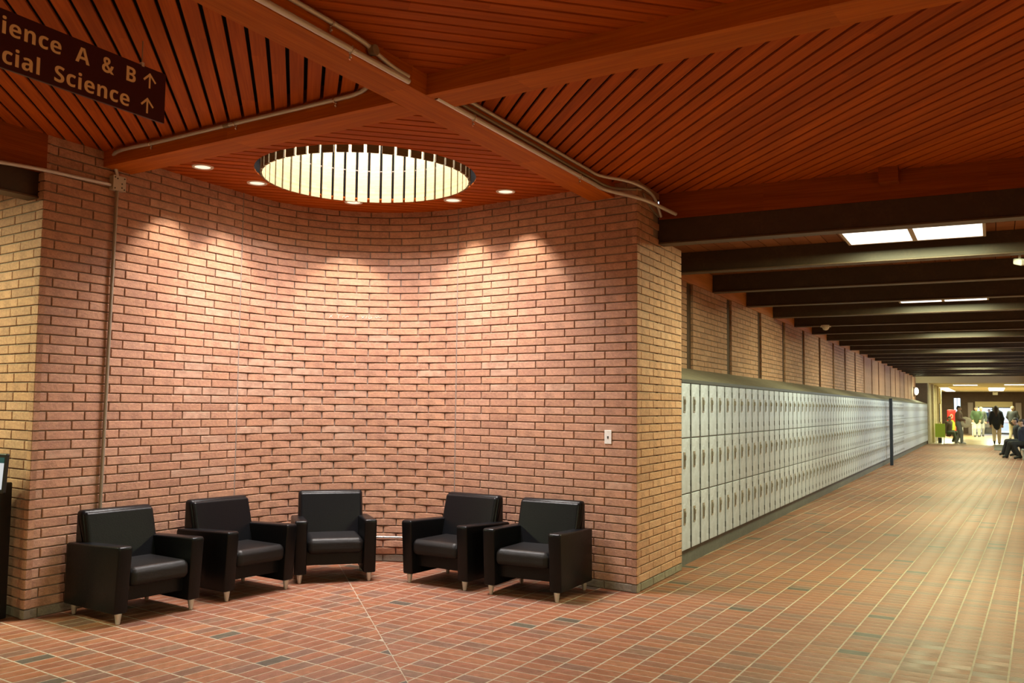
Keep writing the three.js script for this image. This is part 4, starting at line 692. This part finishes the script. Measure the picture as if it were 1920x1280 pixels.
// ------------------------------------------------------------------ people
const V3 = (x, y, z) => new THREE.Vector3(x, y, z);
function field(caps, k, half, mid, res, mat) { // mesh of smoothly joined tapered capsules: [a, b, ra, rb]
  const mc = new MarchingCubes(res, mat, false, false, 60000); mc.isolation = 0; const n = res, h = n / 2;
  const pre = caps.map(([a, b, ra, rb]) => { const d = b.clone().sub(a); return { a, d, l2: Math.max(1e-9, d.lengthSq()), ra, rb }; });
  let i = 0; for (let z = 0; z < n; z++) for (let y = 0; y < n; y++) for (let x = 0; x < n; x++) {
    const px = (x - h) / h * half[0] + mid[0], py = (y - h) / h * half[1] + mid[1], pz = (z - h) / h * half[2] + mid[2]; let v = 1e3;
    for (const c of pre) { const qx = px - c.a.x, qy = py - c.a.y, qz = pz - c.a.z; let t = (qx * c.d.x + qy * c.d.y + qz * c.d.z) / c.l2; t = t < 0 ? 0 : t > 1 ? 1 : t; const ex = qx - c.d.x * t, ey = qy - c.d.y * t, ez = qz - c.d.z * t; const s = Math.sqrt(ex * ex + ey * ey + ez * ez) - (c.ra + (c.rb - c.ra) * t); if (v > 999) v = s; else { const m = Math.max(k - Math.abs(v - s), 0) / k; v = Math.min(v, s) - m * m * k * 0.25; } }
    mc.field[i++] = -v;
  }
  mc.update(); const cnt = mc.count, P = new Float32Array(cnt * 3), N = new Float32Array(cnt * 3);
  for (let q = 0; q < cnt; q++) { for (let c = 0; c < 3; c++) { P[3 * q + c] = mc.positionArray[3 * q + c] * half[c] + mid[c]; N[3 * q + c] = mc.normalArray[3 * q + c] / half[c]; } const l = Math.hypot(N[3 * q], N[3 * q + 1], N[3 * q + 2]) || 1; for (let c = 0; c < 3; c++) N[3 * q + c] /= l; }
  const g = new THREE.BufferGeometry(); g.setAttribute('position', new THREE.BufferAttribute(P, 3)); g.setAttribute('normal', new THREE.BufferAttribute(N, 3)); return g;
}
function person(label, pos, turn, o) {
  const t = thing('person', label, 'person', pos, turn, undefined); const s = (o.h ?? 1.7) / 1.7; t.scale.setScalar(s);
  const sit = o.pose === 'sit'; const hipY = sit ? 0.48 : 0.90, lean = o.lean ?? 0, st = o.stride ?? 0.12;
  const J = { hipL: V3(-0.09, hipY, 0), hipR: V3(0.09, hipY, 0), chest: V3(0, hipY + 0.38, lean * 0.5), neck: V3(0, hipY + 0.53, lean * 0.7), head: V3(0, hipY + 0.68, lean * 0.85 + 0.02) };
  const sh = (q) => V3(q * 0.18, hipY + 0.49, lean * 0.62);
  if (sit) { J.knL = V3(-0.13, 0.47, 0.42); J.knR = V3(0.12, 0.48, 0.42); J.anL = V3(-0.13, 0.08, 0.42 + st); J.anR = V3(0.14, 0.08, 0.34 - st); }
  else { J.knL = V3(-0.095, 0.48, 0.03 + st * 0.7); J.knR = V3(0.095, 0.49, 0.04 - st * 0.2); J.anL = V3(-0.095, 0.075, st); J.anR = V3(0.095, o.lift ? 0.16 : 0.075, -st * 1.2); }
  const ew = o.arm ?? 0; const elL = V3(-0.25, hipY + 0.24, -0.03 + lean * 0.4 + ew * 0.1), elR = V3(0.25, hipY + 0.24, -0.03 + lean * 0.4 + ew * 0.1), haL = V3(-0.23 + 0.1 * ew, hipY - 0.02 + 0.2 * ew, 0.06 + 0.22 * ew), haR = V3(0.23 - 0.1 * ew, hipY - 0.02 + 0.2 * ew, 0.06 + 0.22 * ew);
  const toe = (a) => V3(a.x, 0.035, a.z + 0.15);
  const fing = (ha, q) => { const r = []; for (let f = 0; f < 4; f++) { const b = V3(ha.x + (f - 1.5) * 0.018, ha.y - 0.07, ha.z + 0.01), e = V3(ha.x + (f - 1.5) * 0.02, ha.y - 0.13 - (f === 1 || f === 2 ? 0.012 : 0), ha.z + 0.035); r.push([b, e, 0.0095, 0.008]); } r.push([V3(ha.x - q * 0.03, ha.y - 0.04, ha.z + 0.015), V3(ha.x - q * 0.05, ha.y - 0.085, ha.z + 0.04), 0.011, 0.009]); return r; };
  const arms = [[sh(-1), elL, 0.05, 0.04], [elL, haL, 0.04, 0.026], [sh(1), elR, 0.05, 0.04], [elR, haR, 0.04, 0.026]];
  const hands = [[haL, V3(haL.x, haL.y - 0.07, haL.z + 0.012), 0.028, 0.032], ...fing(haL, -1), [haR, V3(haR.x, haR.y - 0.07, haR.z + 0.012), 0.028, 0.032], ...fing(haR, 1)];
  const pelvis = V3(0, hipY, 0); const legs = [[J.hipL, J.knL, 0.082, 0.058], [J.knL, J.anL, 0.056, 0.038], [J.hipR, J.knR, 0.082, 0.058], [J.knR, J.anR, 0.056, 0.038]];
  const hd = J.head; const headCaps = [[V3(hd.x, hd.y + 0.02, hd.z - 0.01), V3(hd.x, hd.y - 0.055, hd.z + 0.015), 0.084, 0.062], [V3(hd.x, hd.y - 0.01, hd.z + 0.085), V3(hd.x, hd.y - 0.03, hd.z + 0.10), 0.012, 0.016], [V3(hd.x - 0.082, hd.y, hd.z), V3(hd.x - 0.084, hd.y - 0.03, hd.z), 0.016, 0.012], [V3(hd.x + 0.082, hd.y, hd.z), V3(hd.x + 0.084, hd.y - 0.03, hd.z), 0.016, 0.012]];
  const body = [[pelvis, J.chest, 0.115, 0.13], [V3(-0.1, hipY + 0.45, lean * 0.6), V3(0.1, hipY + 0.45, lean * 0.6), 0.07, 0.07], [J.neck, V3(hd.x, hd.y - 0.05, hd.z - 0.01), 0.052, 0.05], ...legs, ...arms, [J.anL, toe(J.anL), 0.038, 0.03], [J.anR, toe(J.anR), 0.038, 0.03], ...headCaps, ...hands];
  const half = [0.46, 0.92, 0.62], mid = [0, 0.87, 0.08], R = o.res ?? 48;
  const skin = M({ color: lin(...(o.skin ?? [0.42, 0.25, 0.17])), roughness: 0.6 });
  part('body', field(body, 0.035, half, mid, 76, skin), skin, t);
  const jm = M({ color: lin(...o.coat), roughness: 0.8 }), tm = M({ color: lin(...o.legs), roughness: 0.85 }), sm = M({ color: lin(...(o.shoes ?? [0.02, 0.02, 0.02])), roughness: 0.6 }), hm = M({ color: lin(...o.hair), roughness: 0.7 });
  const gr = 0.026; const hem = o.hem ?? 0.05;
  const coat = [[V3(0, hipY - hem, sit ? 0.05 : 0), J.chest, 0.125 + gr, 0.135 + gr], [V3(-0.11, hipY + 0.45, lean * 0.6), V3(0.11, hipY + 0.45, lean * 0.6), 0.075 + gr, 0.075 + gr], ...arms.map(([a, b, c, d]) => [a, b, c + gr, d + gr])];
  if (o.bulk) coat.push([V3(0, hipY + 0.05, -0.02), V3(0, hipY + 0.3, 0.02), o.bulk, o.bulk]);
  part('jacket', field(coat, 0.05, half, mid, R, jm), jm, t);
  part('trousers', field([[V3(-0.06, hipY + 0.05, 0), V3(0.06, hipY + 0.05, 0), 0.11, 0.11], ...legs.map(([a, b, c, d]) => [a, b, c + 0.02, d + 0.026])], 0.04, half, mid, R, tm), tm, t);
  part('shoes', field([[J.anL, toe(J.anL), 0.05, 0.036], [V3(J.anL.x, 0.05, J.anL.z - 0.02), J.anL, 0.045, 0.042], [J.anR, toe(J.anR), 0.05, 0.036], [V3(J.anR.x, J.anR.y - 0.025, J.anR.z - 0.02), J.anR, 0.045, 0.042]], 0.03, half, mid, R + 16, sm), sm, t);
  const hair = [[V3(hd.x, hd.y + 0.035, hd.z - 0.02), V3(hd.x, hd.y + 0.0, hd.z - 0.045), 0.09, 0.075]]; if (o.longHair) hair.push([V3(hd.x, hd.y, hd.z - 0.05), V3(hd.x, hd.y - 0.34, hd.z - 0.10), 0.085, 0.10], [V3(hd.x - 0.07, hd.y, hd.z - 0.01), V3(hd.x - 0.09, hd.y - 0.26, hd.z - 0.06), 0.04, 0.05], [V3(hd.x + 0.07, hd.y, hd.z - 0.01), V3(hd.x + 0.09, hd.y - 0.26, hd.z - 0.06), 0.04, 0.05]);
  part('hair', field(hair, 0.04, half, mid, R + 8, hm), hm, t);
  const dk = M({ color: lin(0.03, 0.02, 0.018) }), mo = M({ color: lin(0.30, 0.10, 0.08) });
  for (const q of [-1, 1]) { const g = new THREE.SphereGeometry(0.010, 8, 6); g.translate(hd.x + q * 0.032, hd.y + 0.005, hd.z + 0.072); part('eye', g, dk, t); } { const g = new THREE.SphereGeometry(0.02, 8, 6); g.scale(1.2, 0.3, 0.4); g.translate(hd.x, hd.y - 0.062, hd.z + 0.078); part('mouth', g, mo, t); }
  return t;
}
person('person sitting low beside the lime board, brown coat and knees up', [-1.95, 0, -47.2], 60 * D2R, { pose: 'sit', h: 1.62, coat: [0.09, 0.06, 0.04], legs: [0.06, 0.08, 0.05], hair: [0.03, 0.018, 0.01], lean: 0.16, shoes: [0.5, 0.48, 0.45] });
person('standing person with dark cap and tan top holding a large cream bag', [-1.40, 0, -45.6], 80 * D2R, { h: 1.7, coat: [0.16, 0.10, 0.07], legs: [0.17, 0.18, 0.165], hair: [0.012, 0.012, 0.014], arm: 0.9, shoes: [0.5, 0.48, 0.45] });
{ const b = thing('shoulder_bag', 'large cream patterned bag held by the standing person', 'bag', [-1.12, 0.72, -45.55]); const g = new THREE.SphereGeometry(0.24, 24, 18); g.scale(1, 1.02, 0.6); const p = g.attributes.position; for (let i = 0; i < p.count; i++) { const k = 1 + 0.06 * Math.sin(p.getX(i) * 22) * Math.cos(p.getY(i) * 18); p.setXYZ(i, p.getX(i) * k, p.getY(i) * k, p.getZ(i)); } g.computeVertexNormals(); g.translate(0, 0.24, 0); part('pouch', g, M({ color: lin(0.82, 0.74, 0.55), map: speckMap, roughness: 0.9 }), b); part('strap', tube([[-0.16, 0.42, 0], [-0.2, 0.62, 0.02], [-0.26, 0.72, 0.03]], 0.018, 16, 8), M({ color: lin(0.35, 0.28, 0.18) }), b); }
person('person in a green jacket and pale trousers facing the corridor', [-0.88, 0, -58], 0, { h: 1.72, coat: [0.03, 0.055, 0.02], legs: [0.50, 0.50, 0.48], hair: [0.05, 0.03, 0.02], arm: 0.5, bulk: 0.17, stride: 0.05 });
person('person with fair hair just behind the person in green', [-0.66, 0, -59.2], 10 * D2R, { h: 1.7, coat: [0.05, 0.06, 0.05], legs: [0.30, 0.30, 0.32], hair: [0.42, 0.34, 0.22], stride: 0.08 });
person('person with long brown hair, black jacket and cream trousers walking away', [0.09, 0, -46.2], Math.PI, { h: 1.72, coat: [0.008, 0.009, 0.014], legs: [0.60, 0.48, 0.33], hair: [0.035, 0.014, 0.008], longHair: true, bulk: 0.19, stride: 0.16, lift: true, hem: 0.12 });
person('person in a dark grey jacket walking behind the seated people', [0.86, 0, -54.3], Math.PI * 0.92, { h: 1.74, coat: [0.035, 0.037, 0.042], legs: [0.42, 0.38, 0.30], hair: [0.30, 0.24, 0.18], bulk: 0.19, arm: 0.4 });
person('seated person in a long dark coat at the right edge', [0.80, 0, -34.9], -80 * D2R, { pose: 'sit', h: 1.7, coat: [0.012, 0.014, 0.022], legs: [0.012, 0.013, 0.02], hair: [0.02, 0.014, 0.01], lean: 0.20, bulk: 0.2, hem: 0.02 });
person('seated person in a navy jacket closest at the right edge', [0.86, 0, -32.9], -75 * D2R, { pose: 'sit', h: 1.66, coat: [0.012, 0.016, 0.045], legs: [0.014, 0.014, 0.016], hair: [0.03, 0.02, 0.012], lean: 0.12, bulk: 0.18 });
{ const b = thing('corridor_bench', 'grey bench under the seated people at the right edge', 'bench', [0.95, 0, -33.9]); part('seat', rbox(0.44, 0.05, 3.4, 0.015, 2).translate(0, 0.30, 0), M({ color: lin(0.25, 0.26, 0.26), roughness: 0.5 }), b); for (const z of [-1.55, 1.55]) for (const x of [-0.18, 0.18]) part('leg', box(x - 0.02, x + 0.02, 0, 0.28, z - 0.02, z + 0.02), M({ color: lin(0.33, 0.35, 0.35), roughness: 0.4, metalness: 0.4 }), b); }
{ const u = person('distant person under the black umbrella outside the entrance', [-0.30, 0, -71.5], 0, { h: 1.6, coat: [0.03, 0.05, 0.07], legs: [0.05, 0.05, 0.06], hair: [0.02, 0.02, 0.02], arm: 0.7 }); const b = thing('umbrella', 'open black umbrella outside the glass entrance', 'umbrella', [-0.22, 0, -71.1]); const g = new THREE.SphereGeometry(0.5, 16, 6, 0, Math.PI * 2, 0, 1.0); g.scale(1, 0.6, 1); g.translate(0, 1.35, 0); const m = M({ color: lin(0.008, 0.01, 0.014), side: THREE.DoubleSide, roughness: 0.6 }); const cn = part('canopy', g, m, b); b.rotation.z = -0.25; part('shaft', new THREE.CylinderGeometry(0.008, 0.008, 0.9, 8).translate(0, 1.2, 0), steelDark, b); }

scene.traverse((o) => { if (o.isMesh) { o.castShadow = true; o.receiveShadow = true; } });
renderer.render(scene, camera);
